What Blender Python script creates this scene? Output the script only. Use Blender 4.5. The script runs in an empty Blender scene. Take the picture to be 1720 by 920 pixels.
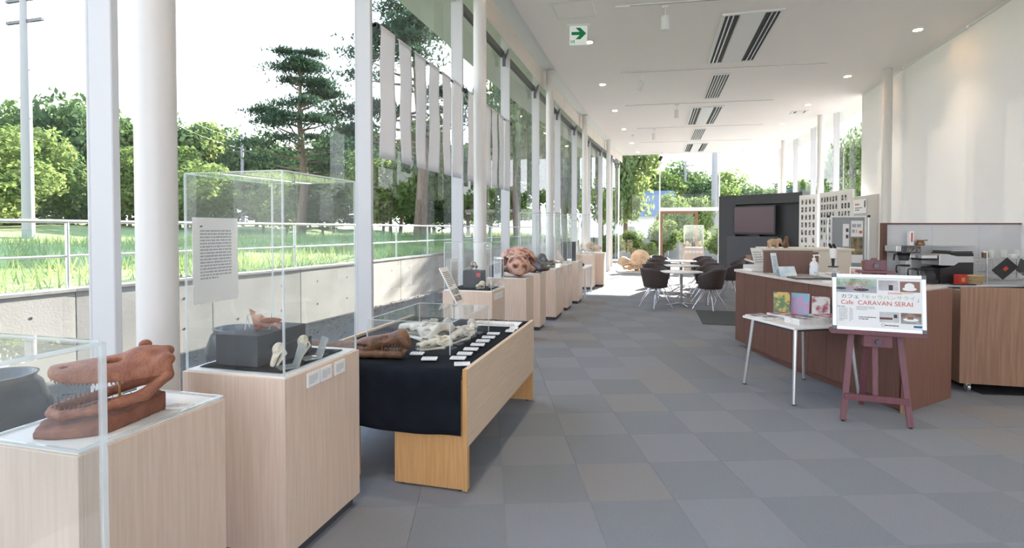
import bpy, bmesh, math, random
import numpy as np
from mathutils import Vector, Matrix, Euler

# ------------------------------------------------------------------ camera, sky, sun, exposure
scene = bpy.context.scene
COL = scene.collection
CAM_H, CAM_YAW, CAM_PITCH, FPX = 1.6, math.radians(14.9), 0.02, 900.0
cam_d = bpy.data.cameras.new('camera')
cam_d.sensor_width = 36.0
cam_d.lens = FPX / 1720.0 * 36.0
cam_d.shift_y = -57.0 / 1720.0
cam_d.clip_start, cam_d.clip_end = 0.05, 500.0
cam = bpy.data.objects.new('camera', cam_d)
cam.location = (0, 0, CAM_H)
cam.rotation_euler = (math.pi / 2 - CAM_PITCH, 0, CAM_YAW)
COL.objects.link(cam)
scene.camera = cam

world = bpy.data.worlds.new('sky')
scene.world = world
world.use_nodes = True
nt = world.node_tree
nt.nodes.clear()
w_out = nt.nodes.new('ShaderNodeOutputWorld')
w_bg = nt.nodes.new('ShaderNodeBackground')
w_tc = nt.nodes.new('ShaderNodeTexCoord')
w_sep = nt.nodes.new('ShaderNodeSeparateXYZ')
w_ramp = nt.nodes.new('ShaderNodeValToRGB')
w_ramp.color_ramp.elements[0].position = 0.0
w_ramp.color_ramp.elements[0].color = (0.96, 0.965, 1.0, 1)
w_ramp.color_ramp.elements[1].position = 0.75
w_ramp.color_ramp.elements[1].color = (0.36, 0.55, 0.86, 1)
w_noise = nt.nodes.new('ShaderNodeTexNoise')
w_noise.inputs['Scale'].default_value = 2.2
w_noise.inputs['Detail'].default_value = 6
w_cr = nt.nodes.new('ShaderNodeValToRGB')
w_cr.color_ramp.elements[0].position = 0.5
w_cr.color_ramp.elements[1].position = 0.72
w_mix = nt.nodes.new('ShaderNodeMixRGB')
w_mix.inputs['Color2'].default_value = (1, 1, 1, 1)
nt.links.new(w_tc.outputs['Generated'], w_sep.inputs[0])
nt.links.new(w_sep.outputs['Z'], w_ramp.inputs[0])
nt.links.new(w_tc.outputs['Generated'], w_noise.inputs['Vector'])
nt.links.new(w_noise.outputs['Fac'], w_cr.inputs[0])
nt.links.new(w_cr.outputs[0], w_mix.inputs['Fac'])
nt.links.new(w_ramp.outputs[0], w_mix.inputs['Color1'])
nt.links.new(w_mix.outputs[0], w_bg.inputs['Color'])
nt.links.new(w_bg.outputs[0], w_out.inputs[0])
w_bg.inputs['Strength'].default_value = 1.0

SUN_AZ, SUN_EL = math.radians(11.5), math.radians(21.5)
sun_dir = Vector((math.sin(SUN_AZ) * math.cos(SUN_EL), math.cos(SUN_AZ) * math.cos(SUN_EL), math.sin(SUN_EL)))
sun_d = bpy.data.lights.new('sun', 'SUN')
sun_d.energy = 9.0
sun_d.angle = math.radians(0.6)
sun_d.color = (1.0, 0.94, 0.84)
sun = bpy.data.objects.new('sun', sun_d)
sun.rotation_euler = sun_dir.to_track_quat('Z', 'Y').to_euler()
sun.location = sun_dir * 60
COL.objects.link(sun)

scene.view_settings.view_transform = 'Standard'
scene.view_settings.look = 'None'
scene.view_settings.gamma = 1.0
scene.view_settings.use_curve_mapping = False
scene.view_settings.exposure = 1.9
scene.cycles.transparent_max_bounces = 48
scene.cycles.max_bounces = 10
scene.cycles.diffuse_bounces = 5
scene.cycles.sample_clamp_indirect = 6.0

rng = random.Random(7)
NR = np.random.default_rng(11)
PI = math.pi

# ------------------------------------------------------------------ helpers: objects
def tag(o, label=None, cat=None, group=None, kind=None):
    if label: o['label'] = label
    if cat: o['category'] = cat
    if group: o['group'] = group
    if kind: o['kind'] = kind
    return o

def empty(name, loc=(0, 0, 0), rz=0.0):
    o = bpy.data.objects.new(name, None)
    o.empty_display_size = 0.1
    o.location = loc
    o.rotation_euler = (0, 0, rz)
    COL.objects.link(o)
    return o

def thing(name, label, cat, loc=(0, 0, 0), rz=0.0, group=None):
    return tag(empty(name, loc, rz), label, cat, group)

def copy_tree(o, parent=None):
    c = o.copy()
    COL.objects.link(c)
    if parent is not None:
        c.parent = parent
    for ch in list(o.children):
        copy_tree(ch, c)
    return c

class MB:
    """collects shapes, builds one mesh object"""
    def __init__(self):
        self.v, self.f, self.smooth = [], [], []
    def add(self, verts, faces, smooth=False):
        n = len(self.v)
        self.v += [tuple(p) for p in verts]
        self.f += [tuple(i + n for i in f) for f in faces]
        self.smooth += [smooth] * len(faces)
        return self
    def box(self, x0, x1, y0, y1, z0, z1, bev=0.0, M=None):
        if bev <= 0:
            vs = [(x, y, z) for z in (z0, z1) for y in (y0, y1) for x in (x0, x1)]
            fs = [(0, 2, 3, 1), (4, 5, 7, 6), (0, 1, 5, 4), (2, 6, 7, 3), (0, 4, 6, 2), (1, 3, 7, 5)]
        else:
            vs, fs = chamfer_box(x0, x1, y0, y1, z0, z1, bev)
        if M is not None:
            vs = [M @ Vector(p) for p in vs]
        return self.add(vs, fs)
    def prism(self, poly, z0, z1):
        n = len(poly)
        a = sum(poly[i][0] * poly[(i + 1) % n][1] - poly[(i + 1) % n][0] * poly[i][1] for i in range(n))
        if a < 0: poly = poly[::-1]
        vs = [(x, y, z0) for x, y in poly] + [(x, y, z1) for x, y in poly]
        fs = [tuple(range(n - 1, -1, -1)), tuple(range(n, 2 * n))]
        fs += [(i, (i + 1) % n, n + (i + 1) % n, n + i) for i in range(n)]
        return self.add(vs, fs)
    def tube(self, pts, r, n=10, caps=True, smooth=True):
        pts = [Vector(p) for p in pts]
        m = len(pts)
        rs = r if isinstance(r, (list, tuple)) else [r] * m
        vs, fs = [], []
        up = None
        for i, p in enumerate(pts):
            d = (pts[min(i + 1, m - 1)] - pts[max(i - 1, 0)]).normalized()
            if up is None:
                up = Vector((0, 0, 1)) if abs(d.z) < 0.9 else Vector((1, 0, 0))
            s = d.cross(up).normalized()
            t = s.cross(d).normalized()
            up = t
            for k in range(n):
                a = 2 * PI * k / n
                vs.append(p + (s * math.cos(a) + t * math.sin(a)) * rs[i])
        for i in range(m - 1):
            for k in range(n):
                a, b = i * n + k, i * n + (k + 1) % n
                fs.append((a, a + n, b + n, b))
        self.add(vs, fs, smooth)
        if caps:
            self.add(vs[:n], [tuple(range(n))])
            self.add(vs[-n:], [tuple(range(n - 1, -1, -1))])
        return self
    def lathe(self, prof, c=(0, 0, 0), n=20, smooth=True):
        vs, fs = [], []
        m = len(prof)
        for r, z in prof:
            for k in range(n):
                a = 2 * PI * k / n
                vs.append((c[0] + r * math.cos(a), c[1] + r * math.sin(a), c[2] + z))
        for i in range(m - 1):
            for k in range(n):
                a, b = i * n + k, i * n + (k + 1) % n
                fs.append((a, b, b + n, a + n))
        self.add(vs, fs, smooth)
        if prof[0][0] > 1e-5: self.add(vs[:n], [tuple(range(n - 1, -1, -1))])
        if prof[-1][0] > 1e-5: self.add(vs[-n:], [tuple(range(n))])
        return self
    def ell(self, c, r, n=14, m=9, M=None):
        vs = [(c[0] + r[0] * math.sin(PI * j / m) * math.cos(2 * PI * i / n),
               c[1] + r[1] * math.sin(PI * j / m) * math.sin(2 * PI * i / n),
               c[2] - r[2] * math.cos(PI * j / m)) for j in range(m + 1) for i in range(n)]
        if M is not None: vs = [M @ Vector(p) for p in vs]
        fs = [(j * n + i, j * n + (i + 1) % n, (j + 1) * n + (i + 1) % n, (j + 1) * n + i) for j in range(m) for i in range(n)]
        return self.add(vs, fs, True)
    def cone(self, base, tip, r, n=6):
        return self.tube([base, tip], [r, r * 0.08], n=n)
    def quad(self, a, b, c, d):
        return self.add([a, b, c, d], [(0, 1, 2, 3)])
    def shell(self, fn, nu, nv, th):
        """grid surface fn(u,v) given thickness th along its normal"""
        P = [[Vector(fn(i / nu, j / nv)) for j in range(nv + 1)] for i in range(nu + 1)]
        vs = []
        for side in (0, 1):
            for i in range(nu + 1):
                for j in range(nv + 1):
                    du = P[min(i + 1, nu)][j] - P[max(i - 1, 0)][j]
                    dv = P[i][min(j + 1, nv)] - P[i][max(j - 1, 0)]
                    nn = du.cross(dv)
                    nn = nn.normalized() if nn.length > 1e-9 else Vector((0, 0, 1))
                    vs.append(P[i][j] + nn * (th if side else 0))
        w = nv + 1
        N = (nu + 1) * w
        fs = []
        for i in range(nu):
            for j in range(nv):
                a = i * w + j
                fs.append((a, a + 1, a + w + 1, a + w))
                fs.append((N + a, N + a + w, N + a + w + 1, N + a + 1))
        for i in range(nu):
            for j in (0, nv):
                a = i * w + j
                q = (a, a + w, N + a + w, N + a)
                fs.append(q if j == 0 else q[::-1])
        for j in range(nv):
            for i in (0, nu):
                a = i * w + j
                q = (a, N + a, N + a + 1, a + 1)
                fs.append(q if i == 0 else q[::-1])
        return self.add(vs, fs, True)
    def mesh(self, name, mat):
        me = bpy.data.meshes.new(name)
        me.from_pydata(self.v, [], self.f)
        me.polygons.foreach_set('use_smooth', self.smooth)
        if mat is not None: me.materials.append(mat)
        me.update()
        return me
    def build(self, name, mat, parent=None, loc=None, rot=None):
        o = bpy.data.objects.new(name, self.mesh(name, mat))
        COL.objects.link(o)
        if parent is not None: o.parent = parent
        if loc is not None: o.location = loc
        if rot is not None: o.rotation_euler = rot
        return o

def chamfer_box(x0, x1, y0, y1, z0, z1, b):
    bm = bmesh.new()
    bmesh.ops.create_cube(bm, size=1.0)
    for v in bm.verts:
        v.co = Vector((x0 + (v.co.x + .5) * (x1 - x0), y0 + (v.co.y + .5) * (y1 - y0), z0 + (v.co.z + .5) * (z1 - z0)))
    bmesh.ops.bevel(bm, geom=list(bm.edges), offset=b, segments=1, affect='EDGES')
    bm.verts.ensure_lookup_table()
    vs = [tuple(v.co) for v in bm.verts]
    fs = [tuple(v.index for v in f.verts) for f in bm.faces]
    bm.free()
    return vs, fs

def box(name, mat, x0, x1, y0, y1, z0, z1, parent=None, bev=0.0):
    return MB().box(x0, x1, y0, y1, z0, z1, bev).build(name, mat, parent)

def inst(name, mesh, parent=None, loc=(0, 0, 0), rot=(0, 0, 0), scale=(1, 1, 1)):
    o = bpy.data.objects.new(name, mesh)
    COL.objects.link(o)
    o.location, o.rotation_euler, o.scale = loc, rot, scale
    if parent is not None: o.parent = parent
    return o

# ------------------------------------------------------------------ helpers: implicit surfaces (fossils)
def sd_ell(p, c, r):
    q = np.sqrt(((p[0] - c[0]) / r[0]) ** 2 + ((p[1] - c[1]) / r[1]) ** 2 + ((p[2] - c[2]) / r[2]) ** 2)
    return (q - 1) * min(r)

def sd_cap(p, a, b, ra, rb):
    a, b = np.array(a, float), np.array(b, float)
    ba = b - a
    t = np.clip(((p[0] - a[0]) * ba[0] + (p[1] - a[1]) * ba[1] + (p[2] - a[2]) * ba[2]) / (ba @ ba), 0, 1)
    d = np.sqrt((p[0] - a[0] - ba[0] * t) ** 2 + (p[1] - a[1] - ba[1] * t) ** 2 + (p[2] - a[2] - ba[2] * t) ** 2)
    return d - (ra + (rb - ra) * t)

def smin(a, b, k):
    h = np.clip(0.5 + 0.5 * (b - a) / k, 0, 1)
    return b + (a - b) * h - k * h * (1 - h)

def smax(a, b, k):
    return -smin(-a, -b, k)

def nets(fn, lo, hi, n):
    """naive surface nets of fn<0 -> MB"""
    lo, hi = np.array(lo, float), np.array(hi, float)
    h = (hi - lo).max() / n
    dims = np.ceil((hi - lo) / h).astype(int) + 1
    ax = [lo[i] + h * np.arange(dims[i]) for i in range(3)]
    G = np.meshgrid(*ax, indexing='ij')
    val = fn(G)
    val[0], val[-1] = 1, 1
    val[:, 0], val[:, -1] = 1, 1
    val[:, :, 0], val[:, :, -1] = 1, 1
    ins = val < 0
    c = [d - 1 for d in dims]
    acc = np.zeros((c[0], c[1], c[2], 3))
    cnt = np.zeros((c[0], c[1], c[2]))
    def sl(o):
        return tuple(slice(o[i], o[i] + c[i]) for i in range(3))
    for axis in range(3):
        for o1 in (0, 1):
            for o2 in (0, 1):
                a = [0, 0, 0]
                other = [i for i in range(3) if i != axis]
                a[other[0]], a[other[1]] = o1, o2
                b = list(a)
                b[axis] = 1
                va, vb = val[sl(a)], val[sl(b)]
                cr = (va < 0) != (vb < 0)
                t = np.where(cr, va / np.where(cr, va - vb, 1), 0)
                for k in range(3):
                    pos = t if k == axis else a[k]
                    acc[..., k] += np.where(cr, pos, 0)
                cnt += cr
    act = cnt > 0
    idx = -np.ones(act.shape, int)
    idx[act] = np.arange(act.sum())
    ii = np.argwhere(act)
    vs = lo + (ii + acc[act] / cnt[act][:, None]) * h
    fs = []
    for axis in range(3):
        o = [i for i in range(3) if i != axis]
        a = [slice(None)] * 3
        b = [slice(None)] * 3
        a[axis], b[axis] = slice(0, -1), slice(1, None)
        ch = ins[tuple(a)] != ins[tuple(b)]
        e = np.argwhere(ch)
        st = ins[tuple(a)][ch]
        for (q, s) in zip(e, st):
            q0 = q.copy()
            ids = []
            for d1, d2 in ((0, 0), (1, 0), (1, 1), (0, 1)):
                r = q0.copy()
                r[o[0]] -= 1 - d1
                r[o[1]] -= 1 - d2
                ids.append(idx[tuple(r)])
            if axis == 1: ids = ids[::-1]
            fs.append(tuple(ids) if s else tuple(ids[::-1]))
    m = MB()
    m.v = [tuple(v) for v in vs]
    m.f = fs
    m.smooth = [True] * len(fs)
    return m

# ------------------------------------------------------------------ helpers: materials
MATS = {}
def new_mat(name):
    m = bpy.data.materials.new(name)
    m.use_nodes = True
    m.node_tree.nodes.clear()
    out = m.node_tree.nodes.new('ShaderNodeOutputMaterial')
    return m, m.node_tree, out

def P(name, col, rough=0.5, metal=0.0, col2=None, scale=(1, 1, 1), nscale=5.0, detail=4.0, lo=0.35, hi=0.65,
      bump=0.0, bscale=None, spec=0.5, emit=None, estr=0.0, trans=0.0, coat=0.0):
    m, t, out = new_mat(name)
    b = t.nodes.new('ShaderNodeBsdfPrincipled')
    b.inputs['Base Color'].default_value = (*col, 1)
    b.inputs['Roughness'].default_value = rough
    b.inputs['Metallic'].default_value = metal
    b.inputs['Specular IOR Level'].default_value = spec
    b.inputs['Coat Weight'].default_value = coat
    if emit:
        b.inputs['Emission Color'].default_value = (*emit, 1)
        b.inputs['Emission Strength'].default_value = estr
    if col2 is not None or bump > 0:
        tc = t.nodes.new('ShaderNodeTexCoord')
        mp = t.nodes.new('ShaderNodeMapping')
        mp.inputs['Scale'].default_value = scale
        t.links.new(tc.outputs['Object'], mp.inputs['Vector'])
        nz = t.nodes.new('ShaderNodeTexNoise')
        nz.inputs['Scale'].default_value = nscale
        nz.inputs['Detail'].default_value = detail
        t.links.new(mp.outputs[0], nz.inputs['Vector'])
        if col2 is not None:
            r = t.nodes.new('ShaderNodeValToRGB')
            r.color_ramp.elements[0].position, r.color_ramp.elements[1].position = lo, hi
            r.color_ramp.elements[0].color = (*col, 1)
            r.color_ramp.elements[1].color = (*col2, 1)
            t.links.new(nz.outputs['Fac'], r.inputs[0])
            t.links.new(r.outputs[0], b.inputs['Base Color'])
        if bump > 0:
            n2 = nz
            if bscale:
                n2 = t.nodes.new('ShaderNodeTexNoise')
                n2.inputs['Scale'].default_value = bscale
                n2.inputs['Detail'].default_value = 5
                t.links.new(tc.outputs['Object'], n2.inputs['Vector'])
            bp = t.nodes.new('ShaderNodeBump')
            bp.inputs['Strength'].default_value = bump
            bp.inputs['Distance'].default_value = 0.01
            t.links.new(n2.outputs['Fac'], bp.inputs['Height'])
            t.links.new(bp.outputs[0], b.inputs['Normal'])
    t.links.new(b.outputs[0], out.inputs[0])
    MATS[name] = m
    return m

def glassy(name, ior=1.5, tint=(1, 1, 1), haze=0.0, rough=0.0):
    """thin clear sheet: straight-through transmission with fresnel reflection on its outer faces"""
    m, t, out = new_mat(name)
    fr = t.nodes.new('ShaderNodeFresnel'); fr.inputs['IOR'].default_value = ior
    ge = t.nodes.new('ShaderNodeNewGeometry')
    iv = t.nodes.new('ShaderNodeMath'); iv.operation = 'SUBTRACT'; iv.inputs[0].default_value = 1.0
    mu = t.nodes.new('ShaderNodeMath'); mu.operation = 'MULTIPLY'
    t.links.new(ge.outputs['Backfacing'], iv.inputs[1])
    t.links.new(fr.outputs[0], mu.inputs[0]); t.links.new(iv.outputs[0], mu.inputs[1])
    tr = t.nodes.new('ShaderNodeBsdfTransparent'); tr.inputs[0].default_value = (*tint, 1)
    gl = t.nodes.new('ShaderNodeBsdfGlossy'); gl.inputs['Roughness'].default_value = rough
    mx = t.nodes.new('ShaderNodeMixShader')
    t.links.new(mu.outputs[0], mx.inputs[0])
    last = tr
    if haze > 0:
        dd = t.nodes.new('ShaderNodeBsdfDiffuse'); dd.inputs[0].default_value = (0.95, 0.97, 0.97, 1)
        dt = t.nodes.new('ShaderNodeBsdfTranslucent'); dt.inputs[0].default_value = (0.95, 0.97, 0.97, 1)
        df = t.nodes.new('ShaderNodeMixShader')
        t.links.new(dd.outputs[0], df.inputs[1]); t.links.new(dt.outputs[0], df.inputs[2])
        m2 = t.nodes.new('ShaderNodeMixShader'); m2.inputs[0].default_value = haze
        t.links.new(tr.outputs[0], m2.inputs[1]); t.links.new(df.outputs[0], m2.inputs[2])
        last = m2
    t.links.new(last.outputs[0], mx.inputs[1]); t.links.new(gl.outputs[0], mx.inputs[2])
    t.links.new(mx.outputs[0], out.inputs[0])
    return m

def translucent(name, col, tfac=0.5, see=0.0, col2=None, nscale=1.0, rough=0.9):
    m, t, out = new_mat(name)
    df = t.nodes.new('ShaderNodeBsdfDiffuse'); df.inputs[0].default_value = (*col, 1)
    tl = t.nodes.new('ShaderNodeBsdfTranslucent'); tl.inputs[0].default_value = (*col, 1)
    if col2:
        tc = t.nodes.new('ShaderNodeTexCoord')
        nz = t.nodes.new('ShaderNodeTexNoise'); nz.inputs['Scale'].default_value = nscale; nz.inputs['Detail'].default_value = 3
        r = t.nodes.new('ShaderNodeValToRGB')
        r.color_ramp.elements[0].position, r.color_ramp.elements[1].position = 0.35, 0.65
        r.color_ramp.elements[0].color = (*col, 1); r.color_ramp.elements[1].color = (*col2, 1)
        t.links.new(tc.outputs['Object'], nz.inputs['Vector']); t.links.new(nz.outputs['Fac'], r.inputs[0])
        t.links.new(r.outputs[0], df.inputs[0]); t.links.new(r.outputs[0], tl.inputs[0])
    mx = t.nodes.new('ShaderNodeMixShader'); mx.inputs[0].default_value = tfac
    t.links.new(df.outputs[0], mx.inputs[1]); t.links.new(tl.outputs[0], mx.inputs[2])
    last = mx
    if see > 0:
        tr = t.nodes.new('ShaderNodeBsdfTransparent')
        m2 = t.nodes.new('ShaderNodeMixShader'); m2.inputs[0].default_value = see
        t.links.new(mx.outputs[0], m2.inputs[1]); t.links.new(tr.outputs[0], m2.inputs[2])
        last = m2
    t.links.new(last.outputs[0], out.inputs[0])
    return m

M = {}
M['glass'] = glassy('window_glass', 1.5, (0.982, 0.984, 0.982))
M['acrylic'] = glassy('acrylic_sheet', 1.45, (0.985, 0.992, 0.99), haze=0.022)
M['acrylic_edge'] = glassy('acrylic_edge', 1.5, (0.9, 0.93, 0.93), haze=0.45)
M['white_metal'] = P('white_metal', (0.58, 0.575, 0.585), 0.4)
M['column'] = P('column_paint', (0.70, 0.68, 0.66), 0.3)
M['ceiling'] = P('ceiling_paint', (0.90, 0.85, 0.81), 0.85, col2=(0.89, 0.84, 0.80), nscale=1.5)
M['white'] = P('white_paint', (0.82, 0.81, 0.79), 0.6)
M['paper'] = P('white_paper', (0.86, 0.86, 0.86), 0.7)
M['beige'] = P('beige_panel', (0.72, 0.66, 0.59), 0.6)
M['aluminium'] = P('brushed_aluminium', (0.72, 0.73, 0.74), 0.35, 0.9)
M['chrome'] = P('chrome', (0.8, 0.8, 0.82), 0.12, 1.0)
M['steel_dark'] = P('dark_steel', (0.12, 0.12, 0.13), 0.4, 0.7)
M['black'] = P('black_plastic', (0.02, 0.02, 0.022), 0.45)
M['charcoal'] = P('charcoal_laminate', (0.035, 0.036, 0.04), 0.55, col2=(0.045, 0.046, 0.05), nscale=80)
M['dark_grey'] = P('dark_grey_board', (0.065, 0.07, 0.08), 0.7)
M['wood'] = P('pale_oak_veneer', (0.70, 0.54, 0.43), 0.5, col2=(0.77, 0.61, 0.50), scale=(28, 28, 1.1), nscale=3, detail=6, bump=0.03)
M['wood_h'] = P('pale_oak_veneer_lengthwise', (0.66, 0.50, 0.36), 0.5, col2=(0.74, 0.58, 0.43), scale=(30, 1.2, 30), nscale=3, detail=6, bump=0.03)
M['orange_wood'] = P('honey_oak_slab', (0.60, 0.32, 0.12), 0.45, col2=(0.68, 0.39, 0.17), scale=(26, 26, 1.2), nscale=3, detail=6, bump=0.03)
M['walnut'] = P('dark_walnut_veneer', (0.115, 0.052, 0.038), 0.42, col2=(0.165, 0.078, 0.057), scale=(45, 45, 1.3), nscale=3, detail=6, bump=0.03)
M['mid_wood'] = P('mid_brown_veneer', (0.27, 0.145, 0.09), 0.45, col2=(0.36, 0.205, 0.13), scale=(16, 16, 0.7), nscale=3, detail=6, bump=0.03)
M['stone_top'] = P('pale_stone_top', (0.62, 0.56, 0.52), 0.25, col2=(0.72, 0.67, 0.63), nscale=60, detail=4)
M['maroon'] = P('maroon_painted_wood', (0.165, 0.058, 0.072), 0.42, col2=(0.195, 0.074, 0.088), scale=(20, 20, 2), nscale=4)
M['cream'] = P('cream_laminate', (0.78, 0.71, 0.60), 0.5)
M['black_cloth'] = P('black_cloth', (0.008, 0.0105, 0.015), 0.95, spec=0.15, col2=(0.012, 0.015, 0.021), nscale=8, bump=0.25, bscale=14)
M['red_rock'] = P('red_sandstone', (0.20, 0.072, 0.045), 0.85, col2=(0.30, 0.125, 0.08), nscale=14, detail=8, bump=0.6, bscale=70)
M['red_bone'] = P('reddish_fossil_bone', (0.25, 0.085, 0.045), 0.6, col2=(0.38, 0.15, 0.085), nscale=22, detail=8, bump=0.55, bscale=110)
M['salmon_bone'] = P('mottled_salmon_fossil', (0.25, 0.085, 0.055), 0.55, col2=(0.68, 0.42, 0.32), nscale=16, detail=8, lo=0.38, hi=0.58, bump=0.4, bscale=60)
M['brown_bone'] = P('brown_fossil_bone', (0.10, 0.045, 0.022), 0.5, col2=(0.24, 0.115, 0.06), nscale=18, detail=8, bump=0.5, bscale=80)
M['dark_bone'] = P('blackish_fossil_bone', (0.028, 0.022, 0.024), 0.4, col2=(0.11, 0.075, 0.068), nscale=14, detail=7, bump=0.5, bscale=60)
M['ivory'] = P('ivory_bone', (0.66, 0.58, 0.43), 0.55, col2=(0.82, 0.77, 0.65), nscale=16, detail=6, bump=0.35, bscale=70)
M['bleached'] = P('bleached_bone', (0.60, 0.53, 0.45), 0.6, col2=(0.80, 0.75, 0.68), nscale=14, detail=6, bump=0.35, bscale=60)
M['tan_bone'] = P('tan_bone', (0.50, 0.33, 0.20), 0.6, col2=(0.70, 0.52, 0.36), nscale=4, detail=6, bump=0.4, bscale=14)
M['brass'] = P('brass', (0.55, 0.38, 0.14), 0.3, 0.9)
M['ink'] = P('grey_ink', (0.10, 0.10, 0.12), 0.8)
M['pale_ink'] = P('pale_grey_ink', (0.42, 0.42, 0.45), 0.8)
M['concrete'] = P('fair_faced_concrete', (0.38, 0.37, 0.35), 0.85, col2=(0.46, 0.45, 0.425), nscale=1.6, detail=8, bump=0.15, bscale=40)
M['concrete_cap'] = P('weathered_coping', (0.22, 0.22, 0.215), 0.8, col2=(0.32, 0.32, 0.31), nscale=6)
M['gravel'] = P('dark_gravel', (0.045, 0.043, 0.04), 0.95, col2=(0.15, 0.145, 0.135), nscale=70, detail=6, lo=0.42, hi=0.62, bump=1.0, bscale=30)
M['grass_soil'] = P('meadow_ground', (0.19, 0.24, 0.08), 0.95, col2=(0.30, 0.33, 0.14), nscale=1.2, detail=8)
M['asphalt'] = P('asphalt', (0.22, 0.22, 0.225), 0.9, col2=(0.28, 0.28, 0.28), nscale=3)
M['paving'] = P('paving', (0.36, 0.335, 0.30), 0.85, col2=(0.42, 0.395, 0.36), nscale=2)
M['bark'] = P('bark', (0.12, 0.085, 0.06), 0.9, col2=(0.20, 0.15, 0.11), scale=(6, 6, 1), nscale=5)
M['pole'] = P('concrete_pole', (0.30, 0.30, 0.31), 0.8)
LEAF = [translucent('leaves_bright', (0.14, 0.215, 0.06), 0.45, col2=(0.26, 0.32, 0.12), nscale=0.9),
        translucent('leaves_mid', (0.095, 0.165, 0.058), 0.40, col2=(0.175, 0.245, 0.095), nscale=0.9),
        translucent('leaves_dark', (0.058, 0.105, 0.046), 0.35, col2=(0.115, 0.175, 0.075), nscale=0.9)]
M['needles'] = translucent('pine_needles', (0.035, 0.075, 0.045), 0.3, col2=(0.065, 0.115, 0.068), nscale=1.2)
M['blade'] = translucent('grass_blades', (0.22, 0.29, 0.09), 0.45, col2=(0.36, 0.40, 0.16), nscale=0.8)
M['net'] = translucent('teal_netting', (0.20, 0.50, 0.38), 0.4, see=0.78)
M['blind'] = translucent('roller_blind_cloth', (0.84, 0.83, 0.82), 0.16, see=0.08)
M['banner'] = translucent('white_banner_cloth', (0.86, 0.85, 0.86), 0.3)

# ================================================================== THE SETTING
ZC = 5.0
YF = 25.25          # far wall
XR = 5.15           # right glazing line
def WX(y):          # gently curved left glazing line
    return -2.53 if y < 9 else -2.53 + 0.00347 * (y - 9) ** 2
FIN_Y = [1.97 + 2.37 * i for i in range(-2, 10)]      # left mullions
RFIN_Y = [10.62 + 2.37 * j for j in range(-6, 7)]     # right mullions
ys = [-4 + 0.975 * k for k in range(31)]

# ---- floor: base slab + carpet tiles
floor = MB().prism([(WX(y) - 0.1, y) for y in ys] + [(5.3, YF), (5.3, -4)], -0.25, -0.006).build(
    'floor', P('carpet_base', (0.20, 0.21, 0.225), 0.95))
tag(floor, 'grey-blue carpet-tiled floor running the length of the hall', kind='structure')
CARPET = []
for nm, c1, c2 in (('carpet_blue_grey', (0.248, 0.258, 0.288), (0.292, 0.303, 0.336)),
                   ('carpet_mid_grey', (0.222, 0.235, 0.264), (0.264, 0.279, 0.31)),
                   ('carpet_warm_grey', (0.262, 0.255, 0.265), (0.305, 0.298, 0.31)),
                   ('carpet_slate', (0.218, 0.224, 0.246), (0.258, 0.265, 0.288))):
    CARPET.append(P(nm, c1, 0.95, col2=c2, nscale=160, detail=3, bump=0.35, spec=0.2))
TS = 0.506
tile_me = [MB().box(0.0008, TS - 0.0008, 0.0008, TS - 0.0008, -0.006, 0.0).mesh('carpet_tile', m) for m in CARPET]
TA = math.radians(17.7)
tc_, ts_ = math.cos(TA), math.sin(TA)
tiles = []
for c in range(-40, 40):
    for r in range(-50, 50):
        ox = 0.494 + (c * tc_ - r * ts_) * TS
        oy = 7.12 + (c * ts_ + r * tc_) * TS
        cs = [(ox + (a * tc_ - b * ts_) * TS, oy + (a * ts_ + b * tc_) * TS) for a in (0, 1) for b in (0, 1)]
        if all(WX(y) - 0.08 < x < 5.2 and -3.9 < y < YF - 0.1 for x, y in cs):
            cx, cy = sum(p[0] for p in cs) / 4, sum(p[1] for p in cs) / 4
            dep = -cx * math.sin(CAM_YAW) + cy * math.cos(CAM_YAW)
            lat = cx * math.cos(CAM_YAW) + cy * math.sin(CAM_YAW)
            seen = dep > 2.4 and abs(lat) < dep * 1.02 and cx > -1.9
            k = (0 if (c - r) % 2 else 1)
            u = rng.random()
            if u < 0.10: k = 2
            elif u < 0.18: k = 3
            tiles.append((0 if seen else 1, dep, ox, oy, k))
tiles.sort()
for _, _, ox, oy, k in tiles[:300]:
    inst('carpet_tile', tile_me[k], floor, (ox, oy, 0), (0, 0, TA))
mb_rest = [MB() for _ in CARPET]
for _, _, ox, oy, k in tiles[300:]:
    R_ = Matrix.Translation((ox, oy, 0)) @ Matrix.Rotation(TA, 4, 'Z')
    mb_rest[k].box(0.0008, TS - 0.0008, 0.0008, TS - 0.0008, -0.006, 0, M=R_)
rest = MB()
me_rest = bpy.data.meshes.new('far_carpet_tiles')
vs, fs, mi = [], [], []
for k, mbk in enumerate(mb_rest):
    n0 = len(vs)
    vs += mbk.v
    fs += [tuple(i + n0 for i in f) for f in mbk.f]
    mi += [k] * len(mbk.f)
me_rest.from_pydata(vs, [], fs)
for m_ in CARPET: me_rest.materials.append(m_)
me_rest.polygons.foreach_set('material_index', mi)
tag(inst('far_carpet_tiles', me_rest, floor), kind='stuff')

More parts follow.
